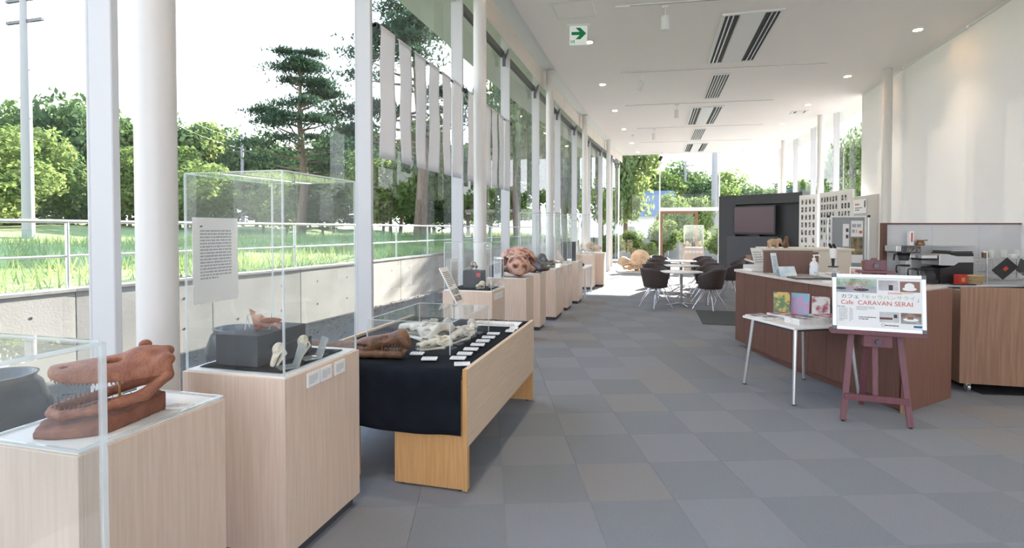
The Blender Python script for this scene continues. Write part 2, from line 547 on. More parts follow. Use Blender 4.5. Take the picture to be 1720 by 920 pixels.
# ---- ceiling and roof
ceil = MB().prism([(WX(y) + 0.46, y) for y in ys] + [(WX(YF) + 0.46, YF - 0.02), (5.12, YF - 0.02), (5.12, -4)], ZC, ZC + 0.04).build('ceiling', M['ceiling'])
tag(ceil, 'white flat ceiling with slot diffusers and downlights', kind='structure')
cv = MB()
for a, b in zip(ys[:-1], ys[1:]):
    cv.quad((WX(a) + 0.465, a, ZC + 0.035), (WX(b) + 0.465, b, ZC + 0.035), (WX(b) + 0.02, b, ZC + 0.02), (WX(a) + 0.02, a, ZC + 0.02))
    cv.quad((WX(a) + 0.465, a, ZC + 0.06), (WX(a) + 0.02, a, ZC + 0.06), (WX(b) + 0.02, b, ZC + 0.06), (WX(b) + 0.465, b, ZC + 0.06))
cv.build('window_cove', P('cove_paint', (0.80, 0.83, 0.78), 0.6), ceil)
roof = MB().prism([(WX(y) - 1.25, y) for y in ys] + [(WX(YF) - 1.25, YF + 0.6), (5.85, YF + 0.6), (5.85, -4.2), (WX(-4) - 1.25, -4.2)], ZC + 0.07, ZC + 0.27).build(
    'roof', P('soffit_board', (0.60, 0.63, 0.57), 0.7))
tag(roof, 'flat roof slab with pale soffit overhanging the windows', kind='structure')
back = empty('wall_back', (0, -4.0, 0))  # out-of-view end wall, made of glass so skylight brightens the near objects
tag(back, 'unseen end wall with white mullions behind the viewer, glazed to let light in', kind='structure')
for k in range(5):
    x0_ = -2.6 + k * 1.57
    box('mullion', M['white_metal'], x0_ - 0.03, x0_ + 0.03, -0.08, 0.08, 0, ZC + 0.03, back)
    box('pane', M['glass'], x0_ + 0.03, x0_ + 1.54, -0.006, 0.006, 0.02, ZC, back)
box('mullion', M['white_metal'], 5.22, 5.28, -0.08, 0.08, 0, ZC + 0.03, back)

# ---- left glazing
fin_me = MB().box(-0.085, 0.075, -0.02, 0.02, 0, ZC + 0.03, 0.004).mesh('mullion', M['white_metal'])
for i, y in enumerate(FIN_Y):
    y1 = FIN_Y[i + 1] if i + 1 < len(FIN_Y) else YF
    xa, xb = WX(y), WX(y1)
    w = empty('window_%d' % (i + 1), (xa, y, 0), math.atan2(-(xb - xa), y1 - y))
    tag(w, 'tall glazed bay of the left window wall, number %d counting from the near end' % (i + 1), kind='structure')
    ln = math.hypot(xb - xa, y1 - y)
    inst('mullion', fin_me, w)
    box('pane', M['glass'], -0.072, -0.060, 0.02, ln - 0.02, 0.05, 4.60, w)
    box('upper_pane', M['glass'], -0.072, -0.060, 0.02, ln - 0.02, 4.70, ZC, w)
    box('transom', M['steel_dark'] if i > 3 else M['aluminium'], -0.085, -0.02, 0.02, ln - 0.02, 4.60, 4.70, w)
    box('sill', M['aluminium'], -0.09, 0.0, 0.02, ln - 0.02, 0.0, 0.05, w)
    box('head_panel', M['beige'], 0.15, 0.165, 0.02, ln - 0.02, 4.67, ZC + 0.01, w)
    if i >= 4:
        act = MB().box(-0.02, 0.03, ln - 0.14, ln - 0.10, 4.42, 4.62).tube([(0.0, ln - 0.12, 4.44), (0.08, ln - 0.12, 4.70)], 0.012, 8)
        act.build('vent_actuator', M['steel_dark'], w)
for k, i in enumerate(range(0, 12, 2)):
    y = FIN_Y[i]
    c = MB().lathe([(0.085, 0), (0.085, ZC + 0.02)], n=28).build('column', M['column'], loc=(WX(y) + 0.31, y, 0))
    tag(c, 'round white steel column by the left windows, number %d from the near end' % (k + 1), kind='structure')

# ---- right glazing with roller blinds
rfin_me = MB().box(-0.075, 0.085, -0.02, 0.02, 0, ZC + 0.03, 0.004).mesh('mullion', M['white_metal'])
for j, y in enumerate(RFIN_Y):
    y1 = RFIN_Y[j + 1] if j + 1 < len(RFIN_Y) else YF
    w = empty('window_%d' % (j + 21), (XR, y, 0))
    tag(w, 'tall glazed bay of the right window wall, number %d counting from the near end' % (j + 1), kind='structure')
    ln = y1 - y
    inst('mullion', rfin_me, w)
    if ln > 0.1:
        box('pane', M['glass'], 0.05, 0.062, 0.02, ln - 0.02, 0.02, ZC, w)
    if y1 < 15.5:
        bl = thing('roller_blind', {7: 'white roller blind behind the kitchenette partition, at the right picture edge', 8: 'wide white roller blind just right of the near right-hand column', 9: 'white roller blind just left of the near right-hand column', 10: 'white roller blind left of the near right-hand column'}.get(j, 'white roller blind on the near right windows beyond the picture edge'), 'blind', (XR - 0.12, y, 0), group='roller blinds on the right windows')
        box('blind_cloth', M['blind'], -0.001, 0.001, 0.0005, ln - 0.0005, 0.03, ZC - 0.03, bl)
        MB().tube([(0, 0.035, ZC - 0.03), (0, ln - 0.035, ZC - 0.03)], 0.025, 10).build('roller', M['white'], bl)
        box('hem_bar', M['white'], -0.008, 0.008, 0.035, ln - 0.035, 0.01, 0.035, bl)
for k, y in enumerate((8.37, 13.11, 17.85, 22.59)):
    c = MB().lathe([(0.09, 0), (0.09, ZC)], n=24).build('column', M['column'], loc=(XR - 0.38, y, 0))
    tag(c, 'round white steel column by the right windows, number %d from the near end' % (k + 1), kind='structure')

# ---- far glazing with timber-framed door
XL = WX(YF)
w = empty('window_40', (0, YF, 0))
tag(w, 'glazed end wall with a white transom at the far end of the hall', kind='structure')
for x in (XL, 0.22, 2.75, XR):
    box('mullion', M['white'], x - 0.03, x + 0.03, -0.05, 0.07, 0, ZC, w)
box('transom', M['white'], 0.2, XR, -0.06, 0.06, 2.42, 2.58, w)
box('pane', M['glass'], XL + 0.03, 0.19, 0.0, 0.012, 0.02, ZC, w)
box('pane', M['glass'], 0.25, 2.72, 0.0, 0.012, 2.58, ZC, w)
box('pane', M['glass'], 2.78, XR - 0.03, 0.0, 0.012, 2.58, ZC, w)
box('pane', M['glass'], 1.9, 2.72, 0.0, 0.012, 0.02, 2.42, w)
box('pane', M['glass'], 2.78, XR - 0.03, 0.0, 0.012, 0.02, 2.42, w)
d = empty('door_1', (0.25, YF, 0))
tag(d, 'brown timber-framed glass door in the far end wall', kind='structure')
dw = P('brown_door_timber', (0.23, 0.115, 0.06), 0.5, col2=(0.29, 0.15, 0.085), scale=(12, 12, 1), nscale=3)
box('door_stile', dw, 0.0, 0.10, -0.06, 0.06, 0, 2.42, d)
box('door_stile', dw, 1.50, 1.62, -0.06, 0.06, 0, 2.42, d)
box('door_head', dw, 0.10, 1.50, -0.06, 0.06, 2.30, 2.42, d)
box('door_sill', dw, 0.10, 1.50, -0.06, 0.06, 0, 0.08, d)
box('pane', M['glass'], 0.10, 1.50, 0.0, 0.012, 0.08, 2.30, d)
MB().tube([(1.44, -0.10, 0.9), (1.44, -0.10, 1.25)], 0.012, 8).build('door_handle', M['chrome'], d)
tag(box('baseboard_back', M['aluminium'], XL, XR, YF - 0.06, YF + 0.06, -0.02, 0.03), 'low aluminium sill under the far glazing', kind='structure')

# ================================================================== OUTSIDE
GZ = -0.06
wall_pts = [(-6.85, -6), (-6.72, -1), (-6.6, 2.5), (-6.48, 4.4), (-6.30, 6.0), (-6.14, 7.4), (-6.0, 9.0), (-5.92, 10.6), (-5.85, 14.4), (-5.65, 19.6), (-5.2, 26), (-4.4, 34)]
def catmull(pts, step):
    P_ = [Vector((*p, 0)) for p in pts]
    out = []
    for i in range(len(P_) - 1):
        p0, p1, p2, p3 = P_[max(i - 1, 0)], P_[i], P_[i + 1], P_[min(i + 2, len(P_) - 1)]
        for k in range(24):
            t = k / 24
            out.append(0.5 * (2 * p1 + (p2 - p0) * t + (2 * p0 - 5 * p1 + 4 * p2 - p3) * t * t + (3 * p1 - p0 - 3 * p2 + p3) * t ** 3))
    out.append(P_[-1])
    res = [out[0]]
    acc = 0
    for a, b in zip(out[:-1], out[1:]):
        seg = (b - a).length
        while acc + seg >= step:
            f = (step - acc) / seg
            a = a.lerp(b, f)
            res.append(a.copy())
            seg = (b - a).length
            acc = 0
        acc += seg
    return res
WL = catmull(wall_pts, 1.78)
gw = empty('wall_garden', (0, 0, 0))
tag(gw, 'curved fair-faced concrete retaining wall outside the left windows', kind='structure')
for a, b in zip(WL[:-1], WL[1:]):
    d_ = (b - a)
    ln = d_.length
    ang = math.atan2(d_.y, d_.x)
    e = MB().box(0.005, ln - 0.005, 0, 0.22, GZ - 0.2, 0.88, 0.004)
    o = e.build('concrete_panel', M['concrete'], gw, (a.x, a.y, 0), (0, 0, ang))
    for fx in (0.25, 0.75):
        for hz in (0.22, 0.64):
            MB().tube([(ln * fx, -0.002, hz), (ln * fx, 0.01, hz)], 0.016, 10).build('form_tie_hole', M['steel_dark'], o)
    MB().box(0, ln, -0.015, 0.235, 0.88, 0.92, 0.004).build('coping', M['concrete_cap'], gw, (a.x, a.y, 0), (0, 0, ang))
rl = thing('railing', 'galvanised pipe railing with teal netting on top of the concrete wall', 'railing', (0, 0, 0))
rail_pts = [p + Vector((-0.12, 0, 0)) for p in catmull(wall_pts, 0.6)]
MB().tube([(p.x, p.y, 1.69) for p in rail_pts], 0.022, 8).build('handrail', M['aluminium'], rl)
MB().tube([(p.x, p.y, 1.29) for p in rail_pts], 0.016, 8).build('mid_rail', M['aluminium'], rl)
for p in WL:
    MB().tube([(p.x - 0.12, p.y, 0.9), (p.x - 0.12, p.y, 1.69)], 0.022, 8).build('post', M['aluminium'], rl)
nt_ = MB()
for a, b in zip(rail_pts[:-1], rail_pts[1:]):
    nt_.quad((a.x - 0.04, a.y, 0.93), (b.x - 0.04, b.y, 0.93), (b.x - 0.04, b.y, 1.6), (a.x - 0.04, a.y, 1.6))
nt_.build('netting', M['net'], rl)

gp = [(WX(y) - 0.1, y) for y in ys] + [(-1.7, 34)]
gravel = MB().prism(gp + [(p.x + 0.1, p.y) for p in reversed(WL)], GZ - 0.2, GZ).build('gravel_bed', M['gravel'])
tag(gravel, 'dark gravel strip between the left windows and the concrete wall', kind='stuff')
pebbles = MB()
for _ in range(2600):
    y = rng.uniform(0, 17)
    x = rng.uniform(-5.8, WX(y) - 0.2)
    r_ = rng.uniform(0.012, 0.03)
    o8 = [(r_, 0, 0), (0, r_, 0), (-r_, 0, 0), (0, -r_, 0), (0, 0, r_ * .7), (0, 0, -r_ * .4)]
    a_ = rng.uniform(0, PI)
    o8 = [(x + p[0] * math.cos(a_) - p[1] * math.sin(a_), y + p[0] * math.sin(a_) + p[1] * math.cos(a_), GZ + r_ * .4 + p[2]) for p in o8]
    pebbles.add(o8, [(0, 1, 4), (1, 2, 4), (2, 3, 4), (3, 0, 4), (1, 0, 5), (2, 1, 5), (3, 2, 5), (0, 3, 5)])
tag(pebbles.build('pebbles', P('pebble', (0.08, 0.077, 0.072), 0.9, col2=(0.24, 0.23, 0.215), nscale=9), gravel), kind='stuff')

# meadow: a height field rising gently away from the wall
def gz_left(d):
    return 0.84 + 0.03 * d + (0.25 * math.sin(d * 0.35))
mg = MB()
nD, wl2 = 22, catmull(wall_pts, 1.5)
for p in wl2:
    for k in range(nD):
        d_ = 0.15 + (k / (nD - 1)) ** 1.6 * 70
        mg.v.append((p.x - d_, p.y + (d_ * 0.9) * (p.y - 8) / 20, gz_left(d_) + 0.12 * math.sin(p.y * 1.3 + d_)))
for i in range(len(wl2) - 1):
    for k in range(nD - 1):
        a = i * nD + k
        mg.f.append((a, a + nD, a + nD + 1, a + 1))
        mg.smooth.append(True)
meadow = mg.build('meadow_ground', M['grass_soil'])
tag(meadow, 'grassy meadow ground beyond the concrete wall', kind='structure')
bl = MB()
for _ in range(46000):
    p = wl2[0].lerp(wl2[-1], 0)
    k = rng.random() * (len(wl2) - 1)
    i = int(k)
    p = wl2[i].lerp(wl2[i + 1], k - i)
    d_ = 0.3 + rng.random() ** 1.4 * 16
    x, y, z = p.x - d_, p.y + (d_ * 0.9) * (p.y - 8) / 20, gz_left(d_) - 0.05
    h_ = rng.uniform(0.14, 0.40)
    w_ = rng.uniform(0.006, 0.018)
    a_ = rng.uniform(0, PI)
    lx, ly = rng.uniform(-.2, .2), rng.uniform(-.2, .2)
    bl.add([(x - w_ * math.cos(a_), y - w_ * math.sin(a_), z), (x + w_ * math.cos(a_), y + w_ * math.sin(a_), z), (x + lx, y + ly, z + h_)], [(0, 1, 2)])
tag(bl.build('meadow_grass', M['blade']), 'tall sunlit grass behind the teal netting', 'grass', kind='stuff')
tag(MB().prism([(-60, 34), (-4.4, 34), (-1.6, 34), (-1.6, YF), (60, YF), (60, 130), (-60, 130)], -0.4, -0.08).build('terrace_ground', M['paving']),
    'pale paved terrace and lane beyond the far end wall', kind='structure')
tag(MB().prism([(5.3, -20), (60, -20), (60, YF), (5.3, YF)], -0.4, -0.08).build('forecourt_ground', M['paving']), 'pale paved forecourt outside the right windows', kind='structure')
tag(MB().prism([(-70, -30), (5.3, -30), (5.3, -4.2), (-2.6, -4.2), (-6.85, -6), (-70, -6)], -0.4, -0.08).build('rear_ground', M['paving']), 'ground behind the viewer', kind='structure')
tag(MB().prism([(-20, 34), (-13, 20.5), (-11, 20.5), (-12, 34)], 1.18, 1.3).build('lane', M['asphalt']), 'grey asphalt lane crossing the meadow', kind='structure')

# ---- trees
def crown_mesh(name, mat, seed, n, clumps, leaf, flat=1.0, tall=1.0):
    r = np.random.default_rng(seed)
    cs = []
    for k in range(clumps):
        a = r.uniform(0, 2 * PI)
        zz = r.uniform(-0.75, 0.95)
        rad = math.sqrt(max(0.05, 1 - zz * zz)) * r.uniform(0.25, 0.78)
        cs.append((rad * math.cos(a), rad * math.sin(a), zz * 0.75 * tall, r.uniform(0.24, 0.42)))
    cs.append((0, 0, 0, 0.6))
    cs = np.array(cs)
    pick = r.integers(0, len(cs), n)
    dirs = r.normal(size=(n, 3))
    dirs /= np.linalg.norm(dirs, axis=1)[:, None]
    rad = cs[pick, 3] * r.uniform(0.72, 1.08, n)
    pos = cs[pick, :3] + dirs * rad[:, None] * np.array([1, 1, flat])
    nrm = dirs + r.normal(size=(n, 3)) * 0.55
    nrm /= np.linalg.norm(nrm, axis=1)[:, None]
    t = np.cross(nrm, r.normal(size=(n, 3)))
    t /= np.linalg.norm(t, axis=1)[:, None]
    b = np.cross(nrm, t)
    s = leaf * r.uniform(0.6, 1.3, n)[:, None]
    q = np.stack([pos - t * s, pos + b * s * 0.55, pos + t * s, pos - b * s * 0.55], 1).reshape(-1, 3)
    me = bpy.data.meshes.new(name)
    me.vertices.add(4 * n)
    me.vertices.foreach_set('co', q.ravel())
    me.loops.add(4 * n)
    me.loops.foreach_set('vertex_index', np.arange(4 * n))
    me.polygons.add(n)
    me.polygons.foreach_set('loop_start', np.arange(n) * 4)
    me.polygons.foreach_set('loop_total', np.full(n, 4))
    me.materials.append(mat)
    me.update(calc_edges=True)
    return me
CROWN = [crown_mesh('foliage', LEAF[k % 3], 40 + k, 5200, 26, 0.062, 1.0, 1.0 + 0.25 * (k % 2)) for k in range(6)]
trunk_me = MB().tube([(0, 0, 0), (0.03, 0.01, 0.4), (-0.02, 0.02, 0.75), (0.01, 0, 1.0)], [0.024, 0.019, 0.014, 0.008], 8)
for a_ in (0.3, 2.2, 4.4):
    trunk_me.tube([(0, 0, 0.55), (0.18 * math.cos(a_), 0.18 * math.sin(a_), 0.8)], [0.011, 0.005], 6)
trunk_me = trunk_me.mesh('trunk', M['bark'])
def tree(name, label, x, y, z0, ztop, rad, k, group=None):
    t = thing(name, label, 'tree', (x, y, z0), rng.uniform(0, 6), group)
    h = ztop - z0
    cz = max(h * 0.52, h - rad * 2.2)
    inst('trunk', trunk_me, t, (0, 0, 0), (0, 0, 0), (h * 0.9, h * 0.9, h * 0.85))
    inst('foliage', CROWN[k % 6], t, (0, 0, h - (h - cz * 0.45) * 0.5), (0, 0, 0), (rad * 1.15, rad * 1.15, (h - cz * 0.45) * 0.56))
    return t
LINE = [(-36.6, 21.3, 7.2, 2.6), (-43.9, 27.6, 9.8, 3.2), (-36.5, 25.5, 9.9, 2.5), (-40.6, 30.6, 10.4, 3.0), (-40.2, 32.8, 10.2, 2.9), (-37.7, 35.5, 10.5, 3.2), (-37.2, 37.7, 10.4, 3.0), (-36.7, 39.9, 9.6, 2.8),
        (-31.6, 37.1, 9.5, 3.0), (-23.1, 35.2, 7.8, 2.8), (-24.6, 41.0, 10.3, 3.3), (-28, 37.5, 8.6, 3.0), (-33.5, 31.5, 7.4, 2.8), (-44, 24, 8, 3)]
for k, (x, y, z, r_) in enumerate(LINE):
    tree('broadleaf_tree', 'rounded green broadleaf tree in the distant treeline beyond the railing', x, y, 1.3, z, r_, (0, 1, 2, 1, 4, 2)[k % 6], 'distant treeline beyond the railing')
BUSH = [(-29.4, 19.1, 6.4, 2.0, 0), (-26.4, 15.7, 5.2, 2.0, 3), (-28.4, 23.5, 6.1, 1.8, 0), (-24.1, 24.6, 4.9, 2.0, 3), (-24.0, 28.8, 5.2, 2.0, 0), (-16.7, 24.5, 4.2, 1.9, 1), (-20.5, 26.5, 4.4, 1.8, 3), (-31, 21.5, 5.6, 2.0, 1), (-28, 27, 5.2, 2.2, 4)]
for (x, y, z, r_, k) in BUSH:
    tree('broadleaf_shrub', 'low yellow-green leafy shrub at the edge of the meadow', x, y, 1.0, z, r_, k, 'shrubs at the meadow edge')
MID = [(-16.2, 30.9, 6.5, 2.6, 1), (-10.9, 28.1, 6.0, 2.4, 2), (-11.8, 21.7, 4.6, 1.5, 0), (-11.4, 25.9, 4.4, 1.8, 5), (-9.2, 29.6, 6.8, 2.2, 1), (-6.4, 25.2, 10.1, 1.9, 4), (-7.1, 33.3, 9.3, 2.2, 2), (-13.6, 27, 6.2, 2.2, 2), (-8.3, 23.4, 5.4, 1.6, 0), (-9.4, 21, 6.2, 1.4, 4), (-14.5, 34, 7, 2.6, 5)]
for (x, y, z, r_, k) in MID:
    tree('broadleaf_tree', 'dense broadleaf tree close behind the railing, seen through the middle left windows', x, y, 0.9, z, r_, k, 'trees behind the middle left windows')
for (x, y, z, r_, k) in [(-4.8, 29.8, 9.4, 1.9, 1), (-4.4, 36.1, 9.0, 2.2, 4), (-1.8, 34.7, 7.6, 2.2, 0), (-3.0, 31.3, 8.3, 1.9, 1)]:
    tree('broadleaf_tree', 'tall leafy tree at the far left corner outside the end wall', x, y, 0.0, z, r_, k, 'trees at the far left corner')
for k, (x, y, z, r_) in enumerate([(-0.0, 62.1, 7.9, 3.4), (2.8, 69.0, 8.8, 3.6), (5.5, 63.5, 7.3, 3.2), (9.2, 70.7, 7.8, 3.6), (10.9, 65.0, 6.3, 3.2), (14.0, 67.9, 6.2, 3.2), (15.4, 66.2, 6.9, 3.0), (-3.4, 60, 7.0, 3.0), (18.5, 68, 6.8, 3.2), (7.4, 60, 5.6, 2.6)]):
    tree('broadleaf_tree', 'pale hazy tree in the distance beyond the far end wall', x, y, -0.1, z, r_, k, 'distant trees beyond the end wall')
for k, (x, y, z, r_) in enumerate([(12.1, 38.4, 7.2, 1.6), (23.8, 68.4, 7.3, 3.4), (28.3, 69.6, 7.3, 4.2), (34.7, 71.3, 7.9, 4.7), (39.9, 72.7, 7.3, 4.7), (15.5, 48, 6.2, 2.0)]):
    tree('broadleaf_tree', 'tree outside the right windows, a soft shape behind the blinds', x, y, -0.1, z, r_, k + 1, 'trees outside the right windows')
for k, (x, y, z, r_) in enumerate([(-1.2, 29.6, 1.5, 0.8), (0.5, 31.5, 1.9, 0.9), (2.1, 30.4, 1.7, 0.9), (3.6, 31.2, 1.6, 0.9), (-0.2, 28.6, 0.9, 0.5), (1.3, 38, 3.6, 1.3), (2.9, 41, 3.8, 1.4), (4.6, 33, 2.0, 1.0), (-2.2, 27.8, 1.3, 0.7)]):
    tree('garden_shrub', 'bright green garden shrub just outside the far end wall', x, y, -0.1, z, r_, (0, 3)[k % 2], 'garden shrubs outside the end wall')

HEDGE = [(-50 + 2.6 * k, 20 + 2.15 * k + (k % 3), 3.6 + (k * 37 % 10) * 0.14, 2.4) for k in range(15)]
for k, (x, y, z, r_) in enumerate(HEDGE):
    tree('hedge_shrub', 'dense dark undergrowth shrub at the foot of the distant treeline', x, y, 1.2, z, r_, (1, 2, 4, 5)[k % 4], 'undergrowth at the foot of the treeline')
for (x, y, r_, h_, lab) in ((-4.55, 2.72, 0.33, 0.62, 'large dark glazed jar on the gravel at the left edge'), (-4.55, 5.0, 0.30, 0.56, 'dark glazed jar on the gravel behind the tall clear case')):
    t = thing('garden_jar', lab, 'jar', (x, y, GZ))
    MB().lathe([(0.0, 0), (r_ * .62, 0.0), (r_ * .95, h_ * .35), (r_, h_ * .6), (r_ * .82, h_ * .88), (r_ * .70, h_ * .95), (r_ * .76, h_), (r_ * .66, h_), (r_ * .6, h_ * .9), (0, h_ * .85)], n=28).build('jar_body', P('dark_glaze_%d' % int(r_ * 100), (0.025, 0.03, 0.04), 0.22, col2=(0.06, 0.065, 0.07), nscale=6), t)

# pines: layered pads of needles on bare limbs
def pine(label, x, y, z0, h, pads, seed, spread):
    r = random.Random(seed)
    t = thing('pine_tree', label, 'tree', (x, y, z0), 0)
    tr = MB().tube([(0, 0, 0), (0.25, 0, h * 0.35), (-0.1, 0.1, h * 0.65), (0.1, 0, h)], [0.24, 0.19, 0.12, 0.03], 10)
    nd = MB()
    nd_v, nd_f = [], []
    for k in range(pads):
        f = 0.42 + 0.58 * (k / (pads - 1))
        a = r.uniform(0, 2 * PI)
        reach = spread * (1 - ((f - 0.42) / 0.58) * 0.78) * r.uniform(0.55, 1.0)
        bx, by, bz = 0.05, 0, h * (f - 0.05)
        cx_, cy_, cz_ = reach * math.cos(a), reach * math.sin(a), h * f + r.uniform(-.2, .25)
        tr.tube([(bx, by, bz), (cx_ * .5, cy_ * .5, bz + (cz_ - bz) * .3), (cx_, cy_, cz_ - 0.1)], [0.06, 0.04, 0.015], 6)
        rx = spread * r.uniform(0.28, 0.46) * (1.15 - 0.5 * f)
        for m_ in range(520):
            ux, uy = r.gauss(0, .5), r.gauss(0, .5)
            px, py, pz = cx_ + ux * rx, cy_ + uy * rx, cz_ + 0.10 * rx * r.gauss(0, 1) + 0.22 * rx * (1 - (ux * ux + uy * uy)) * .6
            L_ = r.uniform(0.14, 0.30)
            az, el = r.uniform(0, 2 * PI), r.uniform(-0.1, 1.0)
            dx, dy, dz = math.cos(az) * math.cos(el) * L_, math.sin(az) * math.cos(el) * L_, math.sin(el) * L_
            wx, wy = -math.sin(az) * 0.045, math.cos(az) * 0.045
            n0 = len(nd_v)
            nd_v += [(px - wx, py - wy, pz), (px + wx, py + wy, pz), (px + dx, py + dy, pz + dz)]
            nd_f.append((n0, n0 + 1, n0 + 2))
    nd.v, nd.f, nd.smooth = nd_v, nd_f, [False] * len(nd_f)
    tr.build('trunk', M['bark'], t)
    nd.build('needles', M['needles'], t)
    return t
pine('tall dark pine with layered branches standing above the treeline', -16.6, 22.5, 1.0, 9.0, 34, 3, 3.0)
pine('pine with overhanging boughs seen beside the white banners', -8.6, 18.6, 0.9, 9.6, 30, 9, 3.2)

# ---- utility poles and a house
def utility_pole(label, x, y, z0, z1, r0, arms=True):
    t = thing('utility_pole', label, 'pole', (x, y, z0))
    MB().tube([(0, 0, 0), (0, 0, z1 - z0)], [r0, r0 * 0.7], 14).build('shaft', M['pole'], t)
    if arms:
        for k, dz in enumerate((0.5, 1.3)):
            box('cross_arm', M['steel_dark'], -0.9, 0.9, -0.05, 0.05, z1 - z0 - dz - 0.05, z1 - z0 - dz + 0.05, t)
            for sx in (-0.75, 0.75): MB().lathe([(0.03, 0), (0.06, 0.06), (0.03, 0.12)], (sx, 0, z1 - z0 - dz + 0.05), 8).build('insulator', M['white'], t)
    for k in range(8):
        zz = 2 + k * 0.9
        if zz < z1 - z0: MB().tube([(0, 0, zz), (0.32 * (1 if k % 2 else -1), 0, zz)], 0.012, 6).build('step_bolt', M['steel_dark'], t)
    return t
utility_pole('thick concrete utility pole at the left edge beyond the meadow', -22.6, 14.7, 1.0, 10.6, 0.20)
utility_pole('thin distant utility pole in front of the treeline, left of the pine', -29.7, 33.5, 1.2, 8.7, 0.14)
utility_pole('concrete utility pole outside the far end wall, left of the black screen booth', 4.3, 42.5, -0.1, 9.5, 0.26)
utility_pole('slim distant utility pole beyond the far door', 3.3, 63.0, -0.1, 9.2, 0.16)
wr = MB()
for (a, b) in (((-22.6, 14.7, 9.9), (-29.7, 33.5, 8.2)), ((-22.6, 14.7, 9.2), (-29.7, 33.5, 7.6)), ((-29.7, 33.5, 8.0), (-16, 50, 7.6))):
    A, B = Vector(a), Vector(b)
    wr.tube([A.lerp(B, t / 10) - Vector((0, 0, 0.8 * math.sin(PI * t / 10))) for t in range(11)], 0.012, 5)
tag(wr.build('overhead_wire', M['steel_dark']), 'overhead wires strung between the utility poles', 'wire')
hs = thing('house', 'small house with a dark blue roof beyond the far left corner', 'house', (-1.2, 51, -0.1))
box('wall', M['white'], -2.6, 2.6, 0, 5, 0, 3.0, hs)
MB().add([(-3, -0.5, 2.9), (3, -0.5, 2.9), (3, 5.5, 2.9), (-3, 5.5, 2.9), (-3, 2.5, 5.4), (3, 2.5, 5.4)], [(0, 1, 5, 4), (2, 3, 4, 5), (1, 2, 5), (3, 0, 4), (3, 2, 1, 0)]).build('roof', P('slate_blue_roof', (0.10, 0.14, 0.22), 0.6), hs)
for x in (-1.6, 0.6):
    f = box('house_window', M['aluminium'], x, x + 1.1, -0.05, 0, 0.9, 2.0, hs)
    box('house_pane', M['glass'], x + .06, x + 1.04, -0.06, -0.05, 0.96, 1.94, f)
fw = empty('wall_terrace', (0, 0, 0))
tag(fw, 'low pale boundary wall beyond the far terrace', kind='structure')
for k in range(7):
    box('wall_panel', M['concrete'], -4 + k * 1.6 + .005, -2.4 + k * 1.6 - .005, 33.2, 33.4, -0.1, 1.1, fw)

# ================================================================== shared small builders
def text_lines(name, parent, w, h, n, mat, fill=0.9, seed=1, th=0.45, loc=(0, 0, 0), rot=(0, 0, 0)):
    """rows of small ink marks on a w x h sheet in the local xz plane (front faces -y)"""
    r = random.Random(seed)
    m = MB()
    step = h / n
    for i in range(n):
        z1 = h / 2 - i * step - step * (1 - th) / 2
        z0 = z1 - step * th
        x = -w / 2
        end = w / 2 * (fill if i < n - 1 else 0.1)
        while x < end:
            l = step * r.uniform(0.35, 1.6)
            m.quad((x, 0, z0), (min(x + l, end), 0, z0), (min(x + l, end), 0, z1), (x, 0, z1))
            x += l + step * r.uniform(0.12, 0.35)
    o = m.build(name, mat, parent, loc, rot)
    o['kind'] = 'stuff'
    return o

def text(body, size, mat, parent, loc, rot=(PI / 2, 0, 0), align='LEFT', name='lettering', sx=1.0, shear=0.0):
    cu = bpy.data.curves.new('t', 'FONT')
    cu.body = body
    cu.size = size
    cu.align_x = align
    cu.shear = shear
    ob = bpy.data.objects.new('t', cu)
    COL.objects.link(ob)
    dg = bpy.context.evaluated_depsgraph_get()
    me = bpy.data.meshes.new_from_object(ob.evaluated_get(dg))
    bpy.data.objects.remove(ob)
    me.name = name
    me.materials.clear()
    me.materials.append(mat)
    o = inst(name, me, parent, loc, rot, (sx, 1, 1))
    return o

def plinth(label, x0, x1, y0, y1, h=0.9, top='board', kick=True):
    cx, cy = (x0 + x1) / 2, (y0 + y1) / 2
    t = thing('display_plinth', label, 'plinth', (cx, cy, 0), group='wooden display plinths along the left windows')
    wx, wy = (x1 - x0) / 2, (y1 - y0) / 2
    z0 = 0.06 if kick else 0.0
    # four veneered sides and a top
    box('side_panel', M['wood'], -wx, wx, -wy, -wy + 0.018, z0, h, t, 0.0015)
    box('side_panel', M['wood'], -wx, wx, wy - 0.018, wy, z0, h, t, 0.0015)
    box('side_panel', M['wood'], -wx, -wx + 0.018, -wy + 0.0185, wy - 0.0185, z0, h, t, 0.0015)
    box('side_panel', M['wood'], wx - 0.018, wx, -wy + 0.0185, wy - 0.0185, z0, h, t, 0.0015)
    box('top_panel', M['wood'], -wx + 0.019, wx - 0.019, -wy + 0.019, wy - 0.019, h - 0.03, h - 0.002, t)
    if kick: box('toe_kick', M['dark_grey'], -wx + 0.03, wx - 0.03, -wy + 0.03, wy - 0.03, 0, 0.06, t)
    if top == 'board':
        box('white_liner', M['white'], -wx + 0.012, wx - 0.012, -wy + 0.012, wy - 0.012, h - 0.0015, h + 0.008, t, 0.001)
    return t

